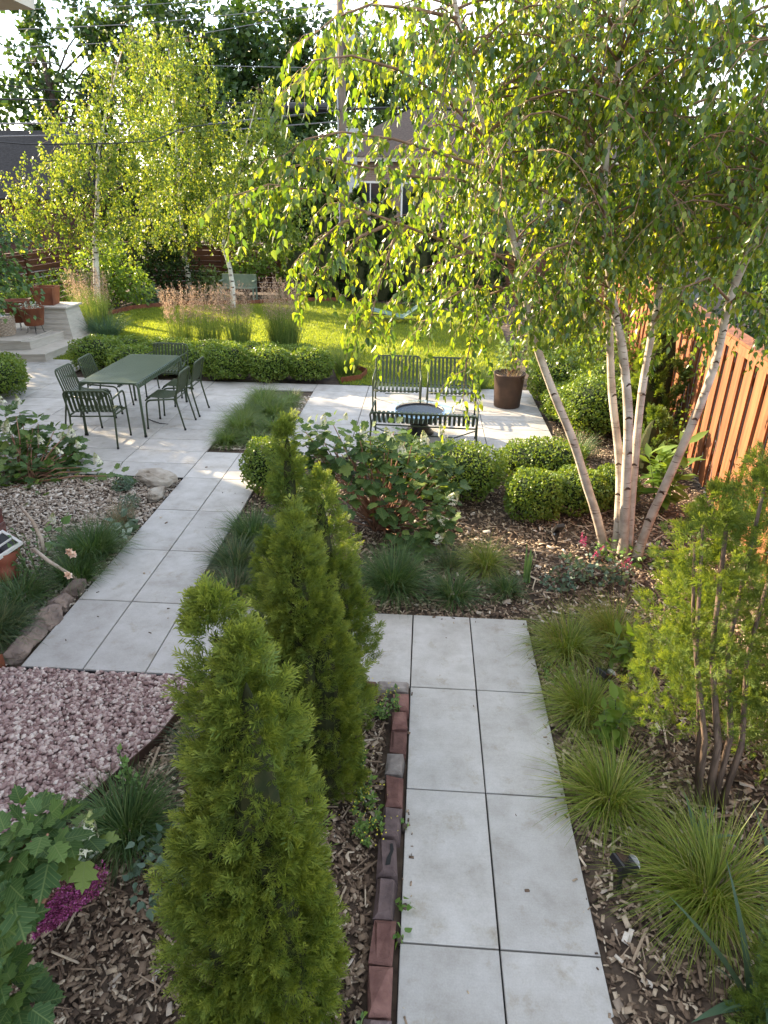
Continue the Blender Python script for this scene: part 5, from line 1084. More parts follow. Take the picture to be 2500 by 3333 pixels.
# redbud tree at the deck, reaching in from the left edge
rbp = (-7.95, 7.35, 0)
rb = thing('redbud_tree', 'leafy green tree reaching in from the left edge over the deck', 'tree', rbp)
b = MB(); b.tube([(0, 0, -.05), (-.05, 0, .8), (0, .05, 1.6), (.1, 0, 2.3)], [.07, .06, .045, .02], 8); b.build('trunk', M_barkd, rb, True)
lp, ly = [], []; br = []
for _ in range(110):
    a = random.uniform(0, 6.283); el = random.uniform(-.12, 1.0); L = random.uniform(.5, 1.25); s0 = np.array([0, 0, random.uniform(1.25, 2.3)]); d = np.array([math.cos(a) * math.cos(el), math.sin(a) * math.cos(el), math.sin(el) * .7]); c = s0.copy(); pts_ = [c]
    for k in range(6):
        c = c + d * L / 6; d = unit(d + np.array([0, 0, -.14])); pts_.append(c)
        if k > 0:
            for _q in range(5):
                lp.append(c + np.random.default_rng(len(lp)).normal(0, .07, 3)); ly.append(unit(d * .6 + rng.normal(0, .5, 3) + np.array([0, 0, -.4])))
    br.append((pts_, [.016 * (1 - .13 * q) for q in range(7)]))
np_obj('branches', tube_np([x[0] for x in br], [x[1] for x in br], 4), M_barkd, rb, smooth=True)
lp = np.array(lp); ly = np.array(ly); s = rng.uniform(.07, .12, len(lp)); leaf_parts(rb, LEAF_OV, frames(ly, rng.normal(0, .5, (len(lp), 3)) + np.array([0, 0, 1.]), s, s * .95), lp, M_red, 150)

# ================================================================== HYDRANGEAS
def bloom(root, p, tilt, L=.16, R=.055, n=70, green=.35):
    """cone of small florets"""
    d = unit(np.array(tilt, float)); u = rng.random(n) ** .8; a = rng.uniform(0, 6.283, n); x_ = unit(np.cross(d, [0.3, .2, 1.])); y_ = np.cross(d, x_)
    r = R * (1 - u) ** .65; q = np.array(p) + d * (u * L)[:, None] + (x_ * np.cos(a)[:, None] + y_ * np.sin(a)[:, None]) * r[:, None]
    nrm = unit((x_ * np.cos(a)[:, None] + y_ * np.sin(a)[:, None]) + d * .4); yy = unit(np.cross(nrm, rand_unit(n))); s = .017 * (1.25 - .6 * u)
    pet = (np.array([(-1, -.3, 0), (0, -.15, .1), (1, -.3, 0), (.3, 0, .1), (1, .9, 0), (0, .5, .1), (-1, .9, 0), (-.3, .3, .1)]), np.array([(0, 1, 7), (1, 2, 3), (3, 4, 5), (5, 6, 7), (1, 3, 7), (3, 5, 7)]))
    k = u < 1 - green; M = frames(yy, nrm, s)
    o = np_obj('flower_cone', [scatter(*pet, M[k], q[k])], M_petal, root, 'stuff')
    if (~k).any(): np_obj('bud_tip', [scatter(*pet, M[~k] * .8, q[~k])], M_bud, root, 'stuff')
def hydrangea(label, base, heads, leaf, per, blooms, parts, mat=M_oak, stems=True, droop=.35):
    root = thing('oakleaf_hydrangea', label, 'shrub', base); P_, Y_, N_ = [], [], []; b = MB(); B = np.array(base, float)
    for h in heads:
        h = np.array(h, float) - B; out = unit(np.array([h[0], h[1], .25]))
        mid = h * np.array([.55, .55, .5]) + rng.normal(0, .03, 3)
        b.tube([(rng.normal(0, .05), rng.normal(0, .05), -.03), mid, h - np.array([0, 0, .06])], [.012, .008, .004], 6)
        for k in range(per):
            if k == 0 and rng.random() < .2: h = h + np.array([0, 0, -.04])
            a = k * 2.4 + rng.uniform(-.3, .3); lv = k / per; el = 1.0 - 1.5 * lv ** .6 + rng.normal(0, .2); d = np.array([math.cos(a) * math.cos(el), math.sin(a) * math.cos(el), math.sin(el)])
            st = h + np.array([0, 0, -.10 * lv * 1.6]); P_.append(st + d * .05); Y_.append(d); N_.append(np.array([0, 0, 1.]) + d * .3 + rng.normal(0, .25, 3))
    if stems: b.build('stems', M_stemr, root, True)
    P_, Y_, N_ = map(np.array, (P_, Y_, N_)); n = len(P_); lv = (np.arange(n) % per) / per
    s = leaf * (.6 + .55 * lv) * rng.uniform(.8, 1.2, n); leaf_parts(root, LEAF_OAK, frames(Y_, N_, s), P_, mat, parts)
    for p, t_, L in blooms: bloom(root, np.array(p) - B, t_, L * 1.1, L * .38, int(110 * L / .16))
    return root
# middle one
Hc = []
for dx, dy, Y_ in [(680, 920, 1.9), (720, 905, 1.8), (770, 925, 1.7), (690, 970, 1.7), (740, 985, 1.6), (800, 930, 1.6), (840, 960, 1.5), (800, 1000, 1.4), (860, 1000, 1.4), (760, 1040, 1.3), (820, 1060, 1.2), (890, 950, 1.7), (930, 965, 1.8), (960, 970, 1.7), (900, 1010, 1.5), (940, 1030, 1.5), (880, 1060, 1.3), (930, 1080, 1.3), (970, 1060, 1.5), (900, 1130, 1.1), (940, 1150, 1.1), (960, 1110, 1.2), (860, 1130, 1.1), (700, 1030, 1.5), (660, 950, 1.8), (850, 920, 1.8), (780, 960, 1.5), (720, 950, 1.6), (910, 1170, 1.0), (670, 1010, 1.7), (985, 1015, 1.6)]:
    Hc.append(at(dx, dy, Y_)); Hc.append(at(dx + rng.normal(0, 22), dy + abs(rng.normal(0, 28)), Y_ + rng.normal(0, .12)))
cb = []
for dx, dy, Y_, L in [(697, 912, 1.75, .10), (745, 905, 1.75, .07), (783, 945, 1.6, .13), (841, 950, 1.6, .14), (918, 955, 1.65, .13), (958, 940, 1.7, .12), (975, 1082, 1.3, .15), (960, 1128, 1.15, .12), (944, 1165, 1.05, .12), (930, 1118, 1.2, .10), (868, 975, 1.4, .1)]:
    cb.append((at(dx, dy, Y_), (rng.normal(.1, .3), -.3, .9 if dy < 1000 else .55), L))
hyc = hydrangea('leafy oakleaf hydrangea with cream blooms in the middle bed', (-0.35, 1.55, 0), Hc, .122, 11, cb, 280)
b = MB()
for q in [[(0, 0, 0), (.05, .02, .4), (-.15, .05, .75)], [(.02, -.05, 0), (-.12, -.05, .35), (-.3, 0, .7)], [(.05, 0, 0), (.25, -.1, .35), (.45, -.05, .6)], [(.05, -.05, 0), (.35, -.2, .22), (.7, -.25, .3)], [(0, 0, 0), (-.3, .1, .4), (-.5, .2, .7)]]:
    b.tube(q, [.017, .013, .008], 6)
b.build('main_stems', M_stemr, hyc, True)
# left one
Hl = []
for dx, dy, Y_ in [(10, 890, 3.2), (40, 880, 3.2), (80, 905, 3.1), (115, 920, 3.0), (150, 950, 2.9), (20, 930, 2.9), (60, 945, 2.8), (100, 960, 2.8), (140, 985, 2.7), (160, 960, 2.9), (20, 985, 2.5), (60, 1000, 2.5), (100, 1010, 2.5), (30, 1040, 2.2), (70, 1050, 2.2), (110, 1045, 2.3), (205, 1008, 2.5), (90, 1080, 2.0), (40, 1085, 2.0), (10, 1020, 2.3), (130, 1020, 2.5)]:
    Hl.append(at(dx, dy, Y_)); Hl.append(at(dx + rng.normal(0, 20), dy + abs(rng.normal(0, 25)), Y_ + rng.normal(0, .15))); Hl.append(at(dx * .8 + rng.normal(0, 15), dy + 40 + abs(rng.normal(0, 30)), Y_ - .25 + rng.normal(0, .15)))
lb_ = [(at(dx, dy, Y_), (rng.normal(0, .3), -.2, .9), L) for dx, dy, Y_, L in [(12, 925, 2.7, .13), (15, 935, 2.6, .12), (155, 940, 2.8, .13), (130, 945, 2.8, .1), (212, 1000, 2.5, .13), (90, 955, 2.7, .1), (130, 980, 2.6, .09), (40, 870, 3.1, .1), (172, 965, 2.8, .09), (112, 1125, 1.2, .10), (5, 870, 3.1, .12)]]
hydrangea('oakleaf hydrangea with cream blooms at the left edge beside the patio', (-4.5, 2.35, 0), Hl, .15, 11, lb_, 260)
# foreground one
Hf = []
for dx, dy, Y_ in [(20, 1790, -2.95), (60, 1790, -2.95), (-5, 1840, -3.0), (95, 1775, -2.95), (-30, 1900, -3.05), (130, 1765, -2.85), (20, 1815, -3.0), (-50, 1990, -3.1), (-15, 2080, -3.15), (15, 2110, -3.15), (-25, 2160, -3.2), (168, 1760, -2.8), (0, 1870, -3.05), (-55, 1920, -3.0), (-55, 2050, -3.1), (5, 2190, -3.2), (35, 2140, -3.18), (50, 1755, -2.9), (-25, 1960, -3.1)]:
    Hf.append(at(dx, dy, Y_))
hydrangea('large leaved oakleaf hydrangea with one cream bloom in the lower left corner', (-1.75, -2.95, 0), Hf, .10, 12, [(at(182, 1830, -2.82), (.15, .35, .9), .135)], 170, droop=.4)

# ================================================================== GRASS CLUMPS
for i, (x, y, L, n) in enumerate([(-2.56, 3.82, .30, 700), (-2.18, 3.86, .26, 500), (-2.50, 4.25, .44, 1100), (-2.10, 4.42, .30, 600), (-2.58, 4.82, .36, 800), (-2.20, 4.98, .42, 1000), (-2.45, 5.35, .46, 1100), (-2.12, 5.55, .28, 500), (-2.55, 5.85, .34, 700), (-2.12, 5.95, .24, 400)]):
    side = 'left' if i % 2 == 0 else 'right'; row = ['nearest', 'second', 'middle', 'fourth', 'farthest'][i // 2]
    grass_clump('prairie_dropseed', f'fine green grass tuft in the patio island, {row} row, {side} side', x, y, n, .09, L, .95, 1.7, .0055, M_isl, group='grass tufts of the patio island', dead=.05)
for lab, x, y, n, r0, L, lean, dr, w, m, dead in [  # placed one by one
    ('dark grass tuft by the left path nearest the boxwood ball', -1.58, 1.15, 900, .12, .36, .8, 1.2, .006, M_sedge, .1),
    ('dark green spiky grass tuft in the middle beside the left path', -1.60, .62, 800, .10, .34, .8, 1.0, .006, M_sedgeb, .1),
    ('partly dead grass tuft at the lower end of the left path bed', -1.50, .20, 700, .13, .28, .9, 1.2, .006, M_sedgeb, .8),
    ('small spiky grass tuft just left of the tallest conifer', -1.25, .42, 350, .08, .22, .8, 1.0, .005, M_sedgeb, .3),
    ('bushy dark grass tuft in the pale chips of the left bed', -2.98, .72, 1300, .15, .38, .75, 1.3, .006, M_sedge, .05),
    ('small dark grass tuft behind the peach roses', -2.92, .30, 600, .10, .32, .8, 1.3, .006, M_sedge, 0),
    ('wispy tan grass tuft behind the bushy dark tuft', -2.95, 1.28, 260, .06, .32, .6, .9, .004, M_dead, 0),
    ('dense dark sedge hanging over the edging stones at lower left', -3.18, -.55, 1300, .20, .34, .9, 1.9, .007, M_sedgeb, 0),
    ('dark sedge behind the edging stones below the roses', -3.22, -.05, 800, .16, .30, .9, 1.8, .006, M_sedge, 0),
    ('dark grass tuft against the steel edging beside the gravel', -1.45, -2.12, 900, .10, .33, .7, 1.4, .006, M_sedge, .15),
    ('sparse grass tuft between gravel edging and front conifer', -1.22, -1.55, 350, .10, .26, 1.0, 1.4, .005, M_sedgeb, .6),
    ('dark blue-green grass tuft below the middle hydrangea', -.18, .38, 1300, .11, .42, .75, 1.3, .006, M_sedge, .15),
    ('low dark grass tuft right of the blue-green tuft near the slabs', .33, .32, 520, .10, .26, 1.0, 1.3, .006, M_sedge, .3),
    ('sparse grass tuft behind the low dark tuft', .30, .82, 300, .07, .24, .9, 1.2, .005, M_sedgeb, .4),
    ('golden green sedge left of the iris in the middle bed', .62, .78, 700, .07, 0.36, .85, 1.8, .0045, M_sedgey, .15),
    ('dark small sedge in front of the iris', .78, .42, 350, .07, .22, .9, 1.5, .005, M_sedge, .2),
    ('golden sedge at the far corner of the right path', 1.14, -.36, 680, .09, 0.40, .95, 1.7, .0045, M_sedgey, .1),
    ('golden sedge behind the slab corner left of the big thuja', 1.52, -.20, 760, .09, 0.41, .95, 1.7, .0045, M_sedgey, .1),
    ('golden sedge in front of the upper solar light', 1.14, -1.02, 720, .09, 0.38, .95, 1.7, .0045, M_sedgey, .1),
    ('golden green sedge midway along the right path edge', 1.13, -1.72, 760, .08, 0.41, .95, 1.6, .0045, M_sedgey, .1),
    ('largest golden sedge arching beside the lower solar light', 1.48, -2.24, 1000, .11, 0.48, 1.05, 1.6, .0045, M_sedgey, .08),
    ('soft green grass beside the right patio boxwoods', 2.0, 3.75, 500, .12, .36, .7, 1.0, .006, M_sedge, 0),
    ('wispy dry grass at the lawn side of the lounge chairs', .95, 6.95, 420, .12, .42, .5, .6, .005, M_reed, 0)]:
    grass_clump('grass_tuft' if m is not M_sedgey else 'golden_sedge', lab, x, y, n, r0, L, lean, dr, w, m, dead=dead, dirbias=(-.35, .05, 0) if m is M_sedgey else None)
GR = 'feather reed grasses'
for lab, x, y, n, r0, h, pl in [
    ('feather reed grass in the left part of the lawn row with thin plumes', -4.95, 9.0, 230, .22, 1.15, 150),
    ('feather reed grass second in the lawn row behind the hedge', -4.35, 8.95, 230, .22, 1.18, 150),
    ('feather reed grass third in the lawn row before the crooked birch', -3.75, 8.9, 260, .22, 1.20, 160),
    ('tallest bushy feather reed grass with pink plumes at the row end', -2.78, 8.75, 1000, .24, 1.36, 240)]:
    reed(lab, x, y, n, r0, h, M_plume, pl, GR)
reed('dense feather reed grass beside the deck wall at the left', -7.55, 10.6, 900, .35, 1.25, M_plume, 110, GR)
reed('second feather reed grass clump between deck and first white birch', -7.9, 11.3, 700, .3, 1.25, M_plume, 90, GR)
reed('tan plumed reed grass behind the right boxwoods, left clump', 2.2, 8.6, 480, .16, 1.22, M_plume, 60, GR)
reed('tan plumed reed grass behind the right boxwoods, right clump', 2.8, 8.5, 560, .17, 1.32, M_plume, 80, GR)
grass_clump('wispy_grass', 'wispy airy grass clump at the lawn corner by the hedge end', -1.42, 7.65, 700, .16, .62, .45, .5, .005, M_reed)
grass_clump('wispy_grass', 'blue-green arching grass at the foot of the first white birch', -7.1, 10.2, 500, .2, .7, .6, .9, .01, M_irisb)

# ================================================================== IRISES AND OTHER SWORD LEAVES
def iris(label, x, y, n, L, w, mat, lean=.5, droop=.5, bias=None):
    root = thing('iris', label, 'plant', (x, y, 0)); 
    for k in range(n):
        v, f, _ = blades(1, .02, L, lean, droop, w, 6, -.02, dirbias=bias); np_obj('leaf', [(v, f)], mat, root)
iris('upright pale green iris fan in the middle bed',   .97, .60, 7, .34, .048, M_iris, .25, .2)
iris('blue-green iris at the foot of the bare trunks', 1.52, -1.98, 7, .26, .038, M_irisb, .7, .7)
iris('iris leaning in from the right edge below the big thuja', 1.88, -2.05, 6, .30, .03, M_irisb, .8, .6)
iris('long dark iris leaves beside the small rounded arborvitae', 1.50, -2.72, 11, .52, .055, M_irisb, 1.0, .6, (-.9, .1, 0))
iris('short iris leaves below the small rounded arborvitae', 1.40, -3.05, 6, .36, .045, M_irisb, 1.1, .5, (-.8, -.1, 0))
iris('clump of iris leaves under the arborvitae left of the lounger', -1.9, 16.3, 9, .6, .06, M_irisb, .35, .4)
iris('bright iris leaves left of the lounger by the lawn', -2.6, 16.2, 7, .5, .05, M_iris, .4, .4)
iris('iris leaves right of the lounger under the arborvitae', .2, 16.4, 9, .65, .06, M_irisb, .4, .5)
iris('iris leaves behind the hedge next to the far armchair', -4.9, 8.75, 10, .48, .04, M_irisb, .35, .4)
iris('dark iris leaves in the hedge right of the far armchair', -4.45, 8.65, 8, .42, .04, M_irisb, .4, .4)

# leafy stems
def stem_plant(name, label, x, y, stems_, L, leaf, mat, per=12, cat='plant', tmpl=LEAF_LONG, w=1.3, parts=0, spread=.25):
    root = thing(name, label, cat, (x, y, 0)); b = MB(); P_, Y_, N_ = [], [], []
    for k in range(stems_):
        a = rng.uniform(0, 6.283); sp = rng.uniform(.2, 1) * spread; h = L * rng.uniform(.7, 1.1); bx = np.array([rng.normal(0, .04), rng.normal(0, .04), -.02]); tp = bx + np.array([math.cos(a) * sp * h, math.sin(a) * sp * h, h]); b.tube([bx, (bx + tp) / 2 + np.array([0, 0, .02]), tp], [.006, .005, .003], 5)
        for j in range(per):
            u = .25 + .75 * j / (per - 1); q = bx * (1 - u) + tp * u; an = j * 1.57 + (j % 2) * math.pi + rng.normal(0, .3); up = .15 + .8 * max(0, u - .7) / .3
            d = unit(np.array([math.cos(an), math.sin(an), up - .1 + rng.normal(0, .15)])); P_.append(q); Y_.append(d); N_.append(np.array([0, 0, 1.]) + rng.normal(0, .2, 3))
    b.build('stems', M_stemg, root, True); P_, Y_, N_ = map(np.array, (P_, Y_, N_)); s = leaf * rng.uniform(.65, 1.15, len(P_)); leaf_parts(root, tmpl, frames(Y_, N_, s, s * w), P_, mat, parts); return root
stem_plant('tall_phlox', 'sunlit tall plant with long pointed leaves beside the right trunk', 2.62, 2.18, 9, .72, .21, M_phlox, 13, parts=110, w=1.9, spread=.35)
stem_plant('tall_phlox', 'leafy green plant beside the upper solar light', 1.48, -.62, 5, .38, .11, M_phlox, 12, parts=40, w=2.0)
stem_plant('tall_phlox', 'leafy green stems in front of a golden sedge by the path', 1.22, -1.28, 5, .34, .11, M_phlox, 12, parts=45, w=2.2)
stem_plant('mint_plant', 'small bright leafy plant beside the steel edging of the gravel', -1.50, -1.92, 6, .30, .035, M_mint, 12, tmpl=LEAF_OV, w=1.0, spread=.15)
stem_plant('mint_plant', 'yellow-green seedling at the slab edge near the upper solar light', 1.02, -.72, 7, .12, .035, M_mint, 7, tmpl=LEAF_OV, w=1.0)
for lab, x, y, n, h in [('yellow flowering sedum at the top of the brick row', -.17, -1.12, 12, .16), ('yellow flowering sedum trailing halfway along the bricks', -.30, -1.62, 11, .14), ('sedum tuft beside the grey brick', -.22, -1.85, 8, .13), ('green sedum leaning on the red brick in the middle', -.18, -2.05, 10, .13), ('large yellow flowering sedum at the bottom end of the bricks', -.20, -3.12, 14, .20)]:
    r_ = stem_plant('sedum', lab, x, y, n, h, .032, M_sedum, 9, tmpl=LEAF_OV, w=.9, spread=.6)
    m = 60; q = np.stack([rng.normal(0, .055, m), rng.normal(0, .055, m), h * rng.uniform(.75, 1.05, m)], 1); s = rng.uniform(.006, .012, m)
    np_obj('flowers', [scatter(*LEAF_SM, frames(rand_unit(m), rand_unit(m) + np.array([0, 0, 1.]), s, s * 1.6), q)], M_yellow, r_, 'stuff')
for i, (lab, x, y, r) in enumerate([('small grey-green herb cushion by the large rock', -3.32, 2.18, .10), ('small grey-green herb cushion in the middle of the pale chips', -3.05, 1.72, .10), ('round herb cushion near the left path', -3.0, 1.42, .12)]):
    leafy_shrub('thyme_cushion', lab, x, y, [(0, 0, .05, r), (.04, .03, .07, r * .8)], .02, 600, M_bluegrn, 'plant')
leafy_shrub('silver_plant', 'silvery leaved plant beside the left path', -2.92, 1.02, [(0, 0, .05, .10), (.08, .05, .05, .08), (-.06, .1, .05, .08)], .06, 90, M_silver, 'plant')
leafy_shrub('lambs_ear', 'grey-green rosette behind the silvery plant', -2.90, 1.22, [(0, 0, .05, .11)], .09, 50, M_bluegrn, 'plant')
leafy_shrub('columbine', 'grey-green low leafy plant in front of the magenta plume', -1.20, -2.28, [(0, 0, .10, .13), (.18, .06, .10, .13), (.05, -.14, .1, .14), (.2, -.2, .08, .12), (.28, -.08, .12, .1)], .045, 330, M_bluegrn, 'plant', tmpl=LEAF_OV, parts=60, w=.9)
leafy_shrub('fern', 'small pale fern at the end of the steel edging', -1.62, -2.28, [(0, 0, .06, .09), (-.05, .06, .05, .07)], .035, 140, M_silver, 'plant')
leafy_shrub('low_perennial', 'low dull green foliage in front of the birch trunks', 1.35, .62, [(0, 0, .08, .15), (.22, .05, .08, .15), (-.15, -.1, .06, .12), (.45, .1, .07, .12)], .045, 380, M_bluegrn, 'plant')
leafy_shrub('low_perennial', 'green seedlings at the foot of the birch trunks', 1.98, 1.02, [(0, 0, .05, .10), (.22, .02, .07, .09), (-.2, .1, .06, .1)], .05, 130, M_mint, 'plant')
leafy_shrub('seedling', 'tiny leafy seedling at the joint beside the red brick', 0.02, -2.42, [(0, 0, .02, .03)], .03, 10, M_mint, 'plant', tmpl=LEAF_OV)
leafy_shrub('seedling', 'tiny seedling at the slab corner low on the brick row', -.0, -2.57, [(0, 0, .02, .035)], .035, 9, M_mint, 'plant', tmpl=LEAF_OV)
leafy_shrub('seedling', 'tiny clover seedling between the bricks and slabs', 0.0, -1.98, [(0, 0, .025, .03)], .022, 12, M_mint, 'plant', tmpl=LEAF_OV)

# astilbes
def astilbe(label, base, tips, mat, R=.02, n=240, old=None, leaf=True):
    root = thing('astilbe', label, 'flower', base); b = MB(); B = np.array(base, float)
    for i, (t0, t1) in enumerate(tips):
        t0 = np.array(t0, float) - B; t1 = np.array(t1, float) - B; b.tube([(0, 0, 0), t0 * .5 + np.array([0, 0, .04]), t0, t1], [.004, .004, .003, .001], 4)
        u = rng.random(n); rr = R * (1.25 - u) * np.sqrt(rng.random(n)); o = rand_unit(n) * rr[:, None]; p = t0 * (1 - u)[:, None] + t1 * u[:, None] + o; s = rng.uniform(.006, .014, n)
        y = unit(unit(o) + unit(t1 - t0) * .6); mm = old if (old is not None and i in (0, 1)) else mat
        np_obj('plume', [scatter(*LEAF_SM, frames(y, rand_unit(n), s, s * 1.2), p)], mm, root, 'stuff')
    b.build('stems', M_stemr, root, True); return root
A0 = ground_at(210, 1900, 0.0)
tips = []
for q0, q1 in [((160, 1890, .20), (90, 1960, .14)), ((225, 1890, .26), (150, 1905, .22)), ((190, 1890, .24), (100, 1985, .16)), ((215, 1905, .28), (120, 1990, .20)), ((200, 1920, .26), (110, 2005, .15)), ((150, 1920, .22), (80, 2000, .12)), ((170, 1940, .22), (75, 2020, .10)), ((222, 1880, .30), (170, 1930, .26)), ((130, 1950, .18), (60, 2010, .10))]:
    tips.append((ground_at(*q0), ground_at(*q1)))
astilbe('large magenta astilbe plume leaning over the mulch in the lower left', tuple(A0), tips, M_mag, .034, 620, M_magold)
for lab, base, q in [('pink astilbe spike left of the birch trunks', (1.62, 1.12, 0), [((1255, 1178, 1.12), (1258, 1150, 1.12)), ((1262, 1182, 1.1), (1266, 1160, 1.1))]), ('pink astilbe spike at the foot of the leaning trunk', (1.72, .98, 0), [((1288, 1200, .98), (1304, 1180, .98)), ((1282, 1205, .98), (1292, 1190, .98))]), ('pink astilbe spike lying in front of the trunks', (1.95, .78, 0), [((1342, 1224, .8), (1362, 1205, .8)), ((1350, 1226, .78), (1364, 1214, .78))])]:
    astilbe(lab, base, [(at(*a), at(*c)) for a, c in q], M_pink, .016, 110)

# roses at left
rr_ = stem_plant('rose_bush', 'peach flowered rose bush with arching stems left of the left path', -3.28, .28, 9, .36, .05, M_roseleaf, 11, tmpl=LEAF_OV, w=1.0, parts=70, spread=.9)
for dx, dy, z in [(150, 1192, .32), (148, 1243, .28), (157, 1198, .3)]:
    p = ground_at(dx, dy, z) - np.array(rr_.location); m = 26; d = rand_unit(m); s = rng.uniform(.022, .036, m)
    np_obj('rose_bloom', [scatter(*LEAF_OV, frames(unit(d + np.array([0, 0, .4])), -d, s, s * 1.5), p + d * .008)], M_rose, rr_, 'stuff')
stem_plant('sprig', 'young grape-like shoot with broad pale leaves behind the roses', -3.38, .82, 2, .32, .12, M_mint, 5, tmpl=LEAF_OV, w=1.1, spread=.5)
b = MB(); b.tube([ground_at(45, 1095, .5), ground_at(70, 1125, .42), ground_at(90, 1165, .25), ground_at(95, 1195, .12)], [.012, .015, .017, .018], 7); tag(b.build('birch_stick', M_stick, None, True), 'pale birch stick standing beside the house corner', 'stick')
b = MB(); b.tube([ground_at(72, 1185, .3), ground_at(105, 1212, .22), ground_at(150, 1240, .12), ground_at(170, 1255, .05)], [.016, .016, .014, .01], 7); tag(b.build('birch_stick', M_stick, None, True), 'birch stick slanting towards the peach roses', 'stick')
b = MB(); b.tube([ground_at(1318, 1232, .02), ground_at(1352, 1205, .03), ground_at(1366, 1184, .05)], [.012, .013, .011], 6); b.tube([ground_at(1352, 1205, .03), ground_at(1420, 1192, .02)], [.010, .006], 6); tag(b.build('fallen_stick', M_stick, None, True), 'forked stick lying in front of the birch trunks', 'stick')
b = MB(); b.tube([ground_at(1505, 990, .05), ground_at(1530, 970, .12), ground_at(1545, 952, .2)], [.014, .012, .01], 6); tag(b.build('branch_stub', M_stick, None, True), 'pale stub beside the fence where the string is tied', 'stick')

# ================================================================== GARDEN FURNITURE
def arc_path(pts, r, seg=4):
    """polyline with rounded corners"""
    P_ = [Vector(p) for p in pts]; out = [P_[0]]
    for i in range(1, len(P_) - 1):
        a, b_, c = P_[i - 1], P_[i], P_[i + 1]; d1 = (a - b_); d2 = (c - b_); q = min(r, d1.length * .45, d2.length * .45); s = b_ + d1.normalized() * q; e = b_ + d2.normalized() * q
        for k in range(seg + 1):
            u = k / seg; out.append((1 - u) ** 2 * s + 2 * u * (1 - u) * b_ + u * u * e)
    out.append(P_[-1]); return out
def strip_mesh(prof, w, t, mat):
    """flat steel slat following a (y,z) profile"""
    P_ = [Vector((0, p[0], p[1])) for p in prof]; V = []; n = len(P_)
    for i in range(n):
        d = (P_[min(i + 1, n - 1)] - P_[max(i - 1, 0)]).normalized(); nn = Vector((0, -d.z, d.y)) * t / 2
        for sx, sn in ((-1, 1), (1, 1), (1, -1), (-1, -1)): V.append(P_[i] + Vector((sx * w / 2, 0, 0)) + nn * sn)
    F = [(i * 4 + k, i * 4 + (k + 1) % 4, i * 4 + 4 + (k + 1) % 4, i * 4 + 4 + k) for i in range(n - 1) for k in range(4)] + [(3, 2, 1, 0), (n * 4 - 4, n * 4 - 3, n * 4 - 2, n * 4 - 1)]
    b = MB(); b.add(V, F); me = b.mesh('slat'); me.materials.append(mat); return me
def rounded(prof, r=.05, seg=3): return [(p.x, p.y) for p in arc_path([(a, b_, 0) for a, b_ in prof], r, seg)]
def seat(name, label, cat, loc, rz, W, prof, nsl, sw, rail, legs_f, legs_r, back_top, arms=None, tr=.0125, group=None, brace=False):
    """local frame: +y is the front. prof: slat profile; back_top (y,z)"""
    root = thing(name, label, cat, loc, rz, group); me = strip_mesh(prof, sw, .006, M_paint)
    inner = W - 2 * tr - .012
    for i in range(nsl): mobj('slat', me, root, (-inner / 2 + inner * (i + .5) / nsl, 0, 0))
    h = W / 2
    b = MB(); b.tube(arc_path([(-h - .01, legs_r[0], 0.0), (-h, rail[0], rail[1]), (-h, back_top[0], back_top[1]), (h, back_top[0], back_top[1]), (h, rail[0], rail[1]), (h + .01, legs_r[0], 0.0)], .07), tr, 8); b.build('back_frame', M_paint, root, True)
    for s in (-1, 1):
        b = MB()
        if arms:
            b.tube(arc_path([(s * (h + .012), legs_f[0], 0), (s * (h + .012), arms[0], arms[1]), (s * h, arms[2], arms[3])], .09), tr, 8); b.build('arm_leg', M_paint, root, True)
            b = MB(); b.tube([(s * h, rail[0], rail[1]), (s * (h + .01), legs_f[0] - .01, rail[2])], tr * .9, 8); b.build('seat_rail', M_paint, root, True)
        else:
            b.tube(arc_path([(s * (h + .01), legs_f[0], 0), (s * h, legs_f[1], rail[2]), (s * h, rail[0], rail[1])], .07), tr, 8); b.build('front_leg', M_paint, root, True)
        for y_ in (legs_f[0], legs_r[0]):
            b = MB(); b.lathe([(.001, 0), (tr * 1.25, .001), (tr * 1.25, .022), (tr * .9, .026)], 8, (s * (h + .01), y_, 0.0)); b.build('foot_cap', M_foot, root)
    b = MB(); b.tube([(-h, prof[-1][0] - .012, prof[-1][1] + .02), (h, prof[-1][0] - .012, prof[-1][1] + .02)], tr * .8, 6); b.build('cross_bar', M_paint, root, True); b = MB(); b.tube([(-h, rail[0] + .02, rail[1] - .02), (h, rail[0] + .02, rail[1] - .02)], tr * .8, 6); b.build('cross_bar', M_paint, root, True)
    if brace:
        b = MB(); zc = rail[2] - .14; 
        for s in (-1, 1): b.box((s * h * .80, (legs_r[0] + legs_f[0]) / 2 - .1, zc + .05), (h * .48, .035, .006), 0, Matrix.Rotation(s * -.38, 3, 'Y'))
        b.box((0, (legs_r[0] + legs_f[0]) / 2 - .1, zc - .0), (W * .56, .035, .006)); b.build('brace', M_paint, root)
    return root
CH = rounded([(-.285, .795), (-.275, .80), (-.195, .47), (-.03, .437), (.215, .455), (.245, .39)], .06)
GCH = 'slatted dining chairs around the table'
def chair(label, x, y, rz): seat('garden_chair', label, 'chair', (x, y, 0), rz, .44, CH, 8, .031, (-.195, .44, .41), (.245, .225), (-.285,), (-.29, .80), group=GCH)
chair('green slatted chair on the left side of the table, near end', -4.72, 4.45, -math.pi / 2)
chair('green slatted chair on the left side of the table, far end', -4.72, 5.10, -math.pi / 2 + .04)
chair('green slatted chair on the right side of the table, near end', -3.58, 4.48, math.pi / 2)
chair('green slatted chair on the right side of the table, far end', -3.57, 5.09, math.pi / 2)
ARM = rounded([(-.275, .755), (-.265, .76), (-.185, .46), (-.03, .425), (.215, .44), (.245, .38)], .06)
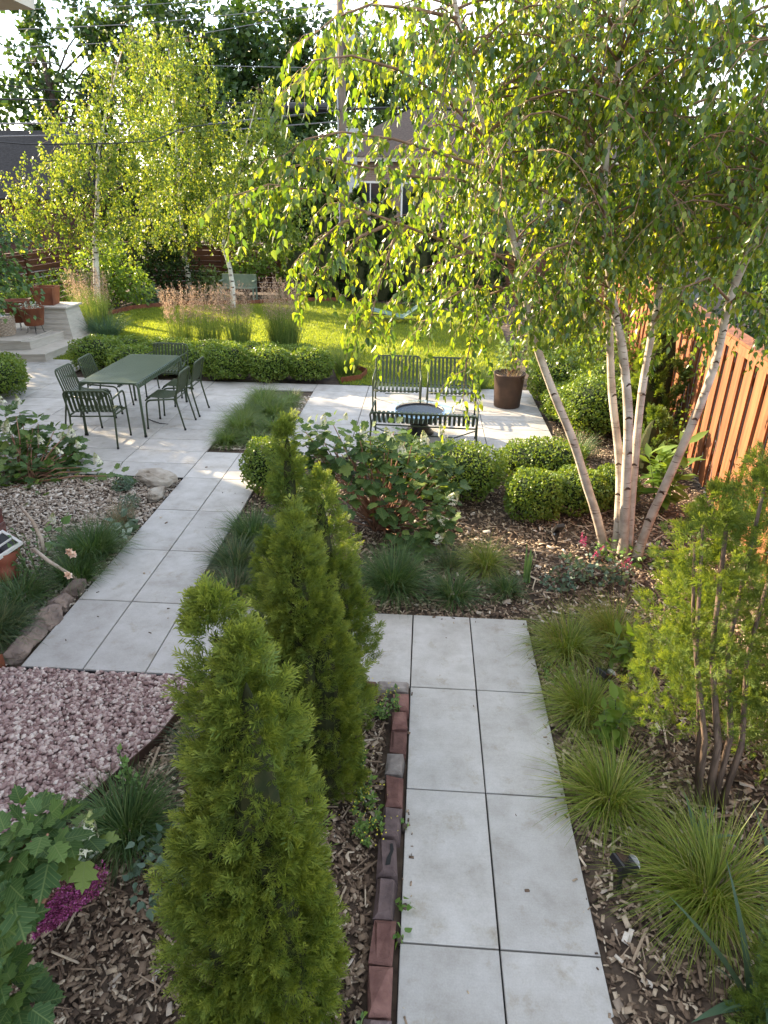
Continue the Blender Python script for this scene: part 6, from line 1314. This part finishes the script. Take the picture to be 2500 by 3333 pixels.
def armchair(label, x, y, rz): seat('garden_armchair', label, 'armchair', (x, y, 0), rz, .56, ARM, 10, .033, (-.19, .425, .40), (.26, .23), (-.28,), (-.28, .76), arms=(.235, .65, -.245, .63), group='slatted armchairs at the table ends')
armchair('green slatted armchair at the near end of the table', -4.22, 3.68, .10)
armchair('green slatted armchair at the far end of the table by the hedge', -4.16, 6.05, math.pi)
# table
tb = thing('garden_table', 'long green slatted metal dining table on the patio', 'table', (-4.14, 4.75, 0)); TWd, TLn = .80, 1.62
sp = rounded([(-.40, .672), (-.40, .738), (.40, .738), (.40, .672)], .055, 4); me = strip_mesh(sp, .043, .006, M_paint_t); me.transform(Matrix.Rotation(math.pi / 2, 4, 'Z')); nS = 27
for i in range(nS): mobj('slat', me, tb, (0, -TLn / 2 + .022 + (TLn - .044) * i / (nS - 1), 0))
for s in (-1, 1):
    b = MB(); b.tube(arc_path([(-.415, s * (TLn / 2 + .03), 0), (-.395, s * TLn / 2, .728), (.395, s * TLn / 2, .728), (.415, s * (TLn / 2 + .03), 0)], .07), .017, 10); b.build('leg_frame', M_paint_t, tb, True)
    b = MB(); b.tube([(s * .392, -TLn / 2, .672), (s * .392, TLn / 2, .672)], .013, 8); b.build('side_rail', M_paint_t, tb, True)
    for t_ in (-1, 1):
        b = MB(); b.lathe([(.001, 0), (.021, .001), (.021, .026), (.016, .03)], 8, (s * .415, t_ * (TLn / 2 + .03), 0)); b.build('foot_cap', M_foot, tb)
# lounge seats
LO = rounded([(-.365, .685), (-.355, .70), (-.20, .34), (-.05, .315), (.30, .36), (.33, .30)], .07)
GL = 'slatted lounge chairs at the fire bowl'
def lounge(name, label, cat, x, y, rz, W, n, group=None): return seat(name, label, cat, (x, y, 0), rz, W, LO, n, .034, (-.20, .33, .30), (.35, .32), (-.36,), (-.37, .70), arms=(.335, .52, -.30, .52), group=group, brace=True)
lounge('lounge_chair', 'green slatted lounge chair left of the pair facing the fire bowl', 'lounge chair', -.40, 5.76, math.pi + .02, .70, 11, GL)
lounge('lounge_chair', 'green slatted lounge chair right of the pair, nearest the rusty pot', 'lounge chair', .43, 5.72, math.pi + .02, .70, 11, GL)
seat('garden_sofa', 'wide green slatted sofa seen from behind near the hydrangea', 'sofa', (.04, 3.98, 0), -.05, 1.36, rounded([(-.36, .515), (-.345, .53), (-.20, .34), (-.05, .315), (.30, .36), (.33, .30)], .07), 22, .034, (-.20, .33, .30), (.35, .32), (-.36,), (-.365, .53), arms=(.335, .50, -.30, .48), brace=True)
# round fire bowl with a glass rim
fb = thing('fire_bowl', 'low round dark bowl with still water and glass rim between the seats', 'fire bowl', (-.03, 4.47, 0))
b = MB(); b.lathe([(.0, .0), (.20, .0), (.21, .01), (.13, .10), (.12, .14), (.26, .20), (.34, .29), (.345, .33), (.33, .335), (.325, .32)], 40); b.build('bowl', M_black, fb, True)
b = MB(); b.lathe([(.001, .318), (.327, .318)], 40); b.build('water', M_water, fb)
b = MB(); b.lathe([(.335, .340), (.45, .340), (.452, .343), (.45, .346), (.335, .346), (.335, .340)], 48); b.build('glass_rim', M_glass, fb)
# sun lounger on the lawn
sl = thing('sun_lounger', 'green sling sun lounger standing far back on the lawn', 'lounger', (-.72, 13.3, 0), .05)
b = MB(); V = []; prof = [(-.85, .34), (-.55, .28), (-.1, .18), (.12, .14), (.3, .26), (.62, .48), (.72, .52)]
for x_, z_ in prof: V += [(x_, -.3, z_), (x_, .3, z_), (x_, .3, z_ - .015), (x_, -.3, z_ - .015)]
b.add(V, [(i * 4 + k, i * 4 + (k + 1) % 4, i * 4 + 4 + (k + 1) % 4, i * 4 + 4 + k) for i in range(6) for k in range(4)]); b.build('sling', M_sling, sl)
for s in (-.31, .31):
    b = MB(); b.tube(arc_path([(-.88, s, 0), (-.85, s, .35)], .05), .014, 6); b.build('leg', M_paint, sl); b = MB(); b.tube([(.66, s, 0), (.72, s, .54)], .014, 6); b.build('leg', M_paint, sl)
    b = MB(); b.tube([(-.86, s, .12), (.68, s, .12)], .012, 6); b.build('side_rail', M_paint, sl)
# sage bench at the back
sb = thing('garden_bench', 'sage green bench standing before the brown back fence', 'bench', (-5.74, 16.45, 0))
b = MB(); b.box((0, .18, .55), (1.05, .03, .36)); b.build('backrest', M_bench, sb)
for i in range(4): b = MB(); b.box((0, -.2 + i * .1, .36), (1.05, .085, .025)); b.build('seat_board', M_bench, sb)
for x_ in (-.5, .5):
    for y_ in (-.2, .2): b = MB(); b.box((x_, y_, .35 if y_ > 0 else .18), (.05, .05, .74 if y_ > 0 else .34)); b.build('leg', M_bench, sb)
    b = MB(); b.box((x_, 0, .56), (.06, .46, .03)); b.build('armrest', M_bench, sb)

# ================================================================== POTS, DECK, PLANTERS
pt = thing('plant_pot', 'tall rusty brown round pot with a leafy plant on the patio', 'pot', (1.34, 5.93, 0))
b = MB(); b.lathe([(.0, 0), (.20, 0), (.205, .01), (.235, .49), (.245, .50), (.25, .53), (.232, .53), (.225, .47), (.0, .47)], 36); b.build('pot', M_rustdark, pt, True)
m = 260; q = np.stack([rng.normal(0, .16, m), rng.normal(0, .16, m), .62 + rng.random(m) * .38], 1); s = rng.uniform(.05, .08, m)
np_obj('pot_plant_leaves', [scatter(*LEAF_OV, frames(unit(rng.normal(0, .7, (m, 3)) + np.array([0, 0, -.2])), rng.normal(0, .6, (m, 3)) + np.array([0, 0, 1.]), s, s), q)], M_oak, pt, 'stuff')
b = MB(); R9 = random.Random(4)
for _ in range(9): a = R9.uniform(0, 6.28); b.tube([(R9.uniform(-.05, .05), R9.uniform(-.05, .05), .46), (math.cos(a) * .1, math.sin(a) * .1, .65), (math.cos(a) * .2, math.sin(a) * .2, .88)], .004, 4)
b.build('stems', M_stemr, pt)
v, f, _ = blades(60, .2, .2, 1.2, .5, .012, 3, .47); np_obj('dry_leaves', [(v, f)], M_dead, pt, 'stuff')

dk = thing('deck', 'pale composite deck with a step and a clad corner wall', 'deck', (-7.9, 9.0, 0))
D0 = np.array([-7.9, 9.0])
up_poly = [(-11, 8.15), (-8.30, 8.15), (-7.75, 8.30), (-7.55, 9.95), (-7.55, 10.6), (-11, 10.6)]
lo_poly = [(-11, 7.82), (-8.15, 7.82), (-7.30, 7.98), (-7.18, 9.9), (-7.35, 10.4), (-11, 10.4)]
for nm, poly, z0, z1 in (('lower_step', lo_poly, -.03, .15), ('upper_platform', up_poly, .15, .31)):
    b = MB(); b.prism([(p[0] - D0[0], p[1] - D0[1]) for p in poly], z0, z1 - .026); b.build(nm + '_riser', M_deck, dk)
    b = MB(); c = np.mean(np.array(poly), 0); ex = [(c[0] + (p[0] - c[0]) * 1.012, c[1] + (p[1] - c[1]) * 1.018) for p in poly]; b.prism([(p[0] - D0[0], p[1] - D0[1]) for p in ex], z1 - .024, z1); b.build(nm + '_edge', M_deck, dk)
bd = MB(); bd.box((0, 0, 0), (2.25, .13, .022)); me = bd.mesh('deck_board'); me.materials.append(M_deck)
for i in range(11): mobj('deck_board', me, dk, (-8.98 - D0[0], 8.27 + i * .136 - D0[1], .322))
# clad corner wall with lapped boards, tapering
wl = thing('clad_plinth', 'pale lapped board plinth carrying the square planter', 'plinth', (-7.72, 9.75, 0))
for i in range(6):
    w = .78 + .035 * (5 - i); d = .62 + .03 * (5 - i); b = MB(); b.add([(sx * (w / 2 - (.024 if sz > 0 else 0)), sy * (d / 2 - (.024 if sz > 0 else 0)), sz * .05) for sz in (-1, 1) for sx, sy in ((-1, -1), (1, -1), (1, 1), (-1, 1))], [(3, 2, 1, 0), (4, 5, 6, 7), (0, 1, 5, 4), (1, 2, 6, 5), (2, 3, 7, 6), (3, 0, 4, 7)]); o = b.build('siding_board', M_deck, wl); o.location = (-.18, 0, .20 + .102 * i)
b = MB(); b.cbox((0, 0, 0), (.86, .70, .035), .006); o = b.build('cap_board', M_deck, wl); o.location = (-.18, 0, .782)
sp_ = thing('square_planter', 'square rust steel planter standing on the pale plinth', 'planter', (-8.02, 9.72, .80), .12)
b = MB(); 
b.add([(-.17, -.17, 0), (.17, -.17, 0), (.17, .17, 0), (-.17, .17, 0), (-.225, -.225, .36), (.225, -.225, .36), (.225, .225, .36), (-.225, .225, .36), (-.205, -.205, .36), (.205, -.205, .36), (.205, .205, .36), (-.205, .205, .36), (-.2, -.2, .30), (.2, -.2, .30), (.2, .2, .30), (-.2, .2, .30)],
      [(3, 2, 1, 0), (0, 1, 5, 4), (1, 2, 6, 5), (2, 3, 7, 6), (3, 0, 4, 7), (4, 5, 9, 8), (5, 6, 10, 9), (6, 7, 11, 10), (7, 4, 8, 11), (8, 9, 13, 12), (9, 10, 14, 13), (10, 11, 15, 14), (11, 8, 12, 15)]); b.build('planter_body', M_rust, sp_)
b = MB(); b.add([(-.2, -.2, .31), (.2, -.2, .31), (.2, .2, .31), (-.2, .2, .31)], [(0, 1, 2, 3)]); b.build('planter_soil', M_soil, sp_)
rp_ = thing('round_planter', 'tapered round rust planter on thin wire legs on the deck', 'planter', (-8.0, 9.02, .335))
b = MB(); b.lathe([(.0, .16), (.17, .16), (.18, .17), (.245, .50), (.255, .51), (.235, .51), (.225, .46), (0, .46)], 32); b.build('planter_body', M_rust, rp_, True)
for k in range(4): a = .5 + k * math.pi / 2; b = MB(); b.tube([(math.cos(a) * .12, math.sin(a) * .12, .17), (math.cos(a) * .15, math.sin(a) * .15, .02), (math.cos(a) * .19, math.sin(a) * .19, .006)], .006, 5); b.build('leg', M_black, rp_)
m = 90; q = np.stack([rng.normal(0, .1, m), rng.normal(0, .1, m), .48 + rng.random(m) * .12], 1); s = rng.uniform(.03, .06, m); np_obj('succulents', [scatter(*LEAF_SM, frames(unit(rng.normal(0, .6, (m, 3)) + np.array([0, 0, .7])), rand_unit(m), s), q)], M_silver, rp_, 'stuff')
r2 = thing('round_planter', 'second rust planter half hidden by leaves behind the round one', 'planter', (-8.5, 9.35, .335))
b = MB(); b.lathe([(.0, .16), (.19, .16), (.2, .17), (.27, .58), (.28, .59), (.255, .59), (.245, .54), (0, .54)], 32); b.build('planter_body', M_rust, r2, True)
for k in range(4): a = .5 + k * math.pi / 2; b = MB(); b.tube([(math.cos(a) * .13, math.sin(a) * .13, .17), (math.cos(a) * .16, math.sin(a) * .16, .006)], .006, 5); b.build('leg', M_black, r2)
wk = thing('wicker_basket', 'pale woven wicker basket at the left edge of the deck', 'basket', (-8.5, 8.72, .335))
for k in range(14):
    z = .015 + k * .028; r = .20 + .03 * math.sin(k / 13 * math.pi * .6); b = MB(); P_ = [(math.cos(a) * (r + .012 * math.sin(a * 14 + k * math.pi)), math.sin(a) * (r + .012 * math.sin(a * 14 + k * math.pi)), z) for a in [2 * math.pi * i / 56 for i in range(57)]]; b.tube(P_, .013, 5, False); b.build('weave', M_wicker, wk)
b = MB(); b.lathe([(0, .0), (.17, .0), (.185, .38), (0, .36)], 24); b.build('liner', M_black, wk)
b = MB(); b.lathe([(.04, 0), (.1, .0), (.11, .02), (.1, .1), (.085, .13), (.14, .2), (.15, .27)], 24); bbx = ground_at(28, 1245, 0)
bw = thing('terracotta_pedestal', 'terracotta pedestal with a white framed solar light at the left edge', 'pedestal', (bbx[0] - .05, bbx[1], 0)); b.build('pedestal', M_terra, bw, True)
tr_ = MB(); 
for s in (-1, 1): tr_.box((0, s * .12, .0), (.28, .022, .03)); tr_.box((s * .13, 0, .0), (.022, .22, .03))
tr_.box((0.02, 0, .005), (.012, .22, .02)); o = tr_.build('lamp_frame', M_white, bw); o.location = (0, 0, .30); o.rotation_euler = (.25, .12, -.5)
b = MB(); b.box((0, 0, 0), (.25, .22, .012)); o = b.build('solar_panel', M_panel, bw); o.location = (0, 0, .296); o.rotation_euler = (.25, .12, -.5)

# solar spot lights
def spot(label, x, y, rz, h=.16, up=False):
    root = thing('solar_light', label, 'garden light', (x, y, 0), rz); b = MB(); b.tube([(0, 0, -.03), (0, 0, h * .65)], .011, 6); b.box((0, 0, h * .62), (.03, .035, .05)); b.build('stake', M_black, root)
    T = Matrix.Rotation(-.95 if up else -.55, 3, 'X') 
    b = MB(); b.cbox((0, 0, 0), (.085, .125, .035), .006); o = b.build('lamp_body', M_black, root); o.location = (0, 0, h); o.rotation_euler = T.to_euler()
    b = MB(); b.box((0, 0, .0185), (.074, .105, .002)); k = b.build('solar_panel', M_panel, o)
    b = MB(); b.lathe([(.0, .010), (.012, .010), (.014, .004), (.034, .004), (.042, .0), (.043, -.006)], 20); k = b.build('lamp_face', M_led, o); k.location = (0, .066, .0); k.rotation_euler = (-1.35, 0, 0)
    return root
spot('black solar spotlight with round clear lens beside the largest golden sedge', 1.06, -2.24, -1.15, .17)
spot('black solar spotlight half hidden behind a golden sedge', 1.30, -.82, -1.0, .16)
spot('black upright garden light in front of the square boxwood', 1.35, 1.32, .3, .16, True)

b = MB(); b.tube([ground_at(*q, .008) for q in ((318, 904), (330, 909), (345, 914), (364, 916))], [.007, .009, .008, .003], 5); tag(b.build('black_strap', M_black), 'thin black strap lying under the right side of the table', 'strap')
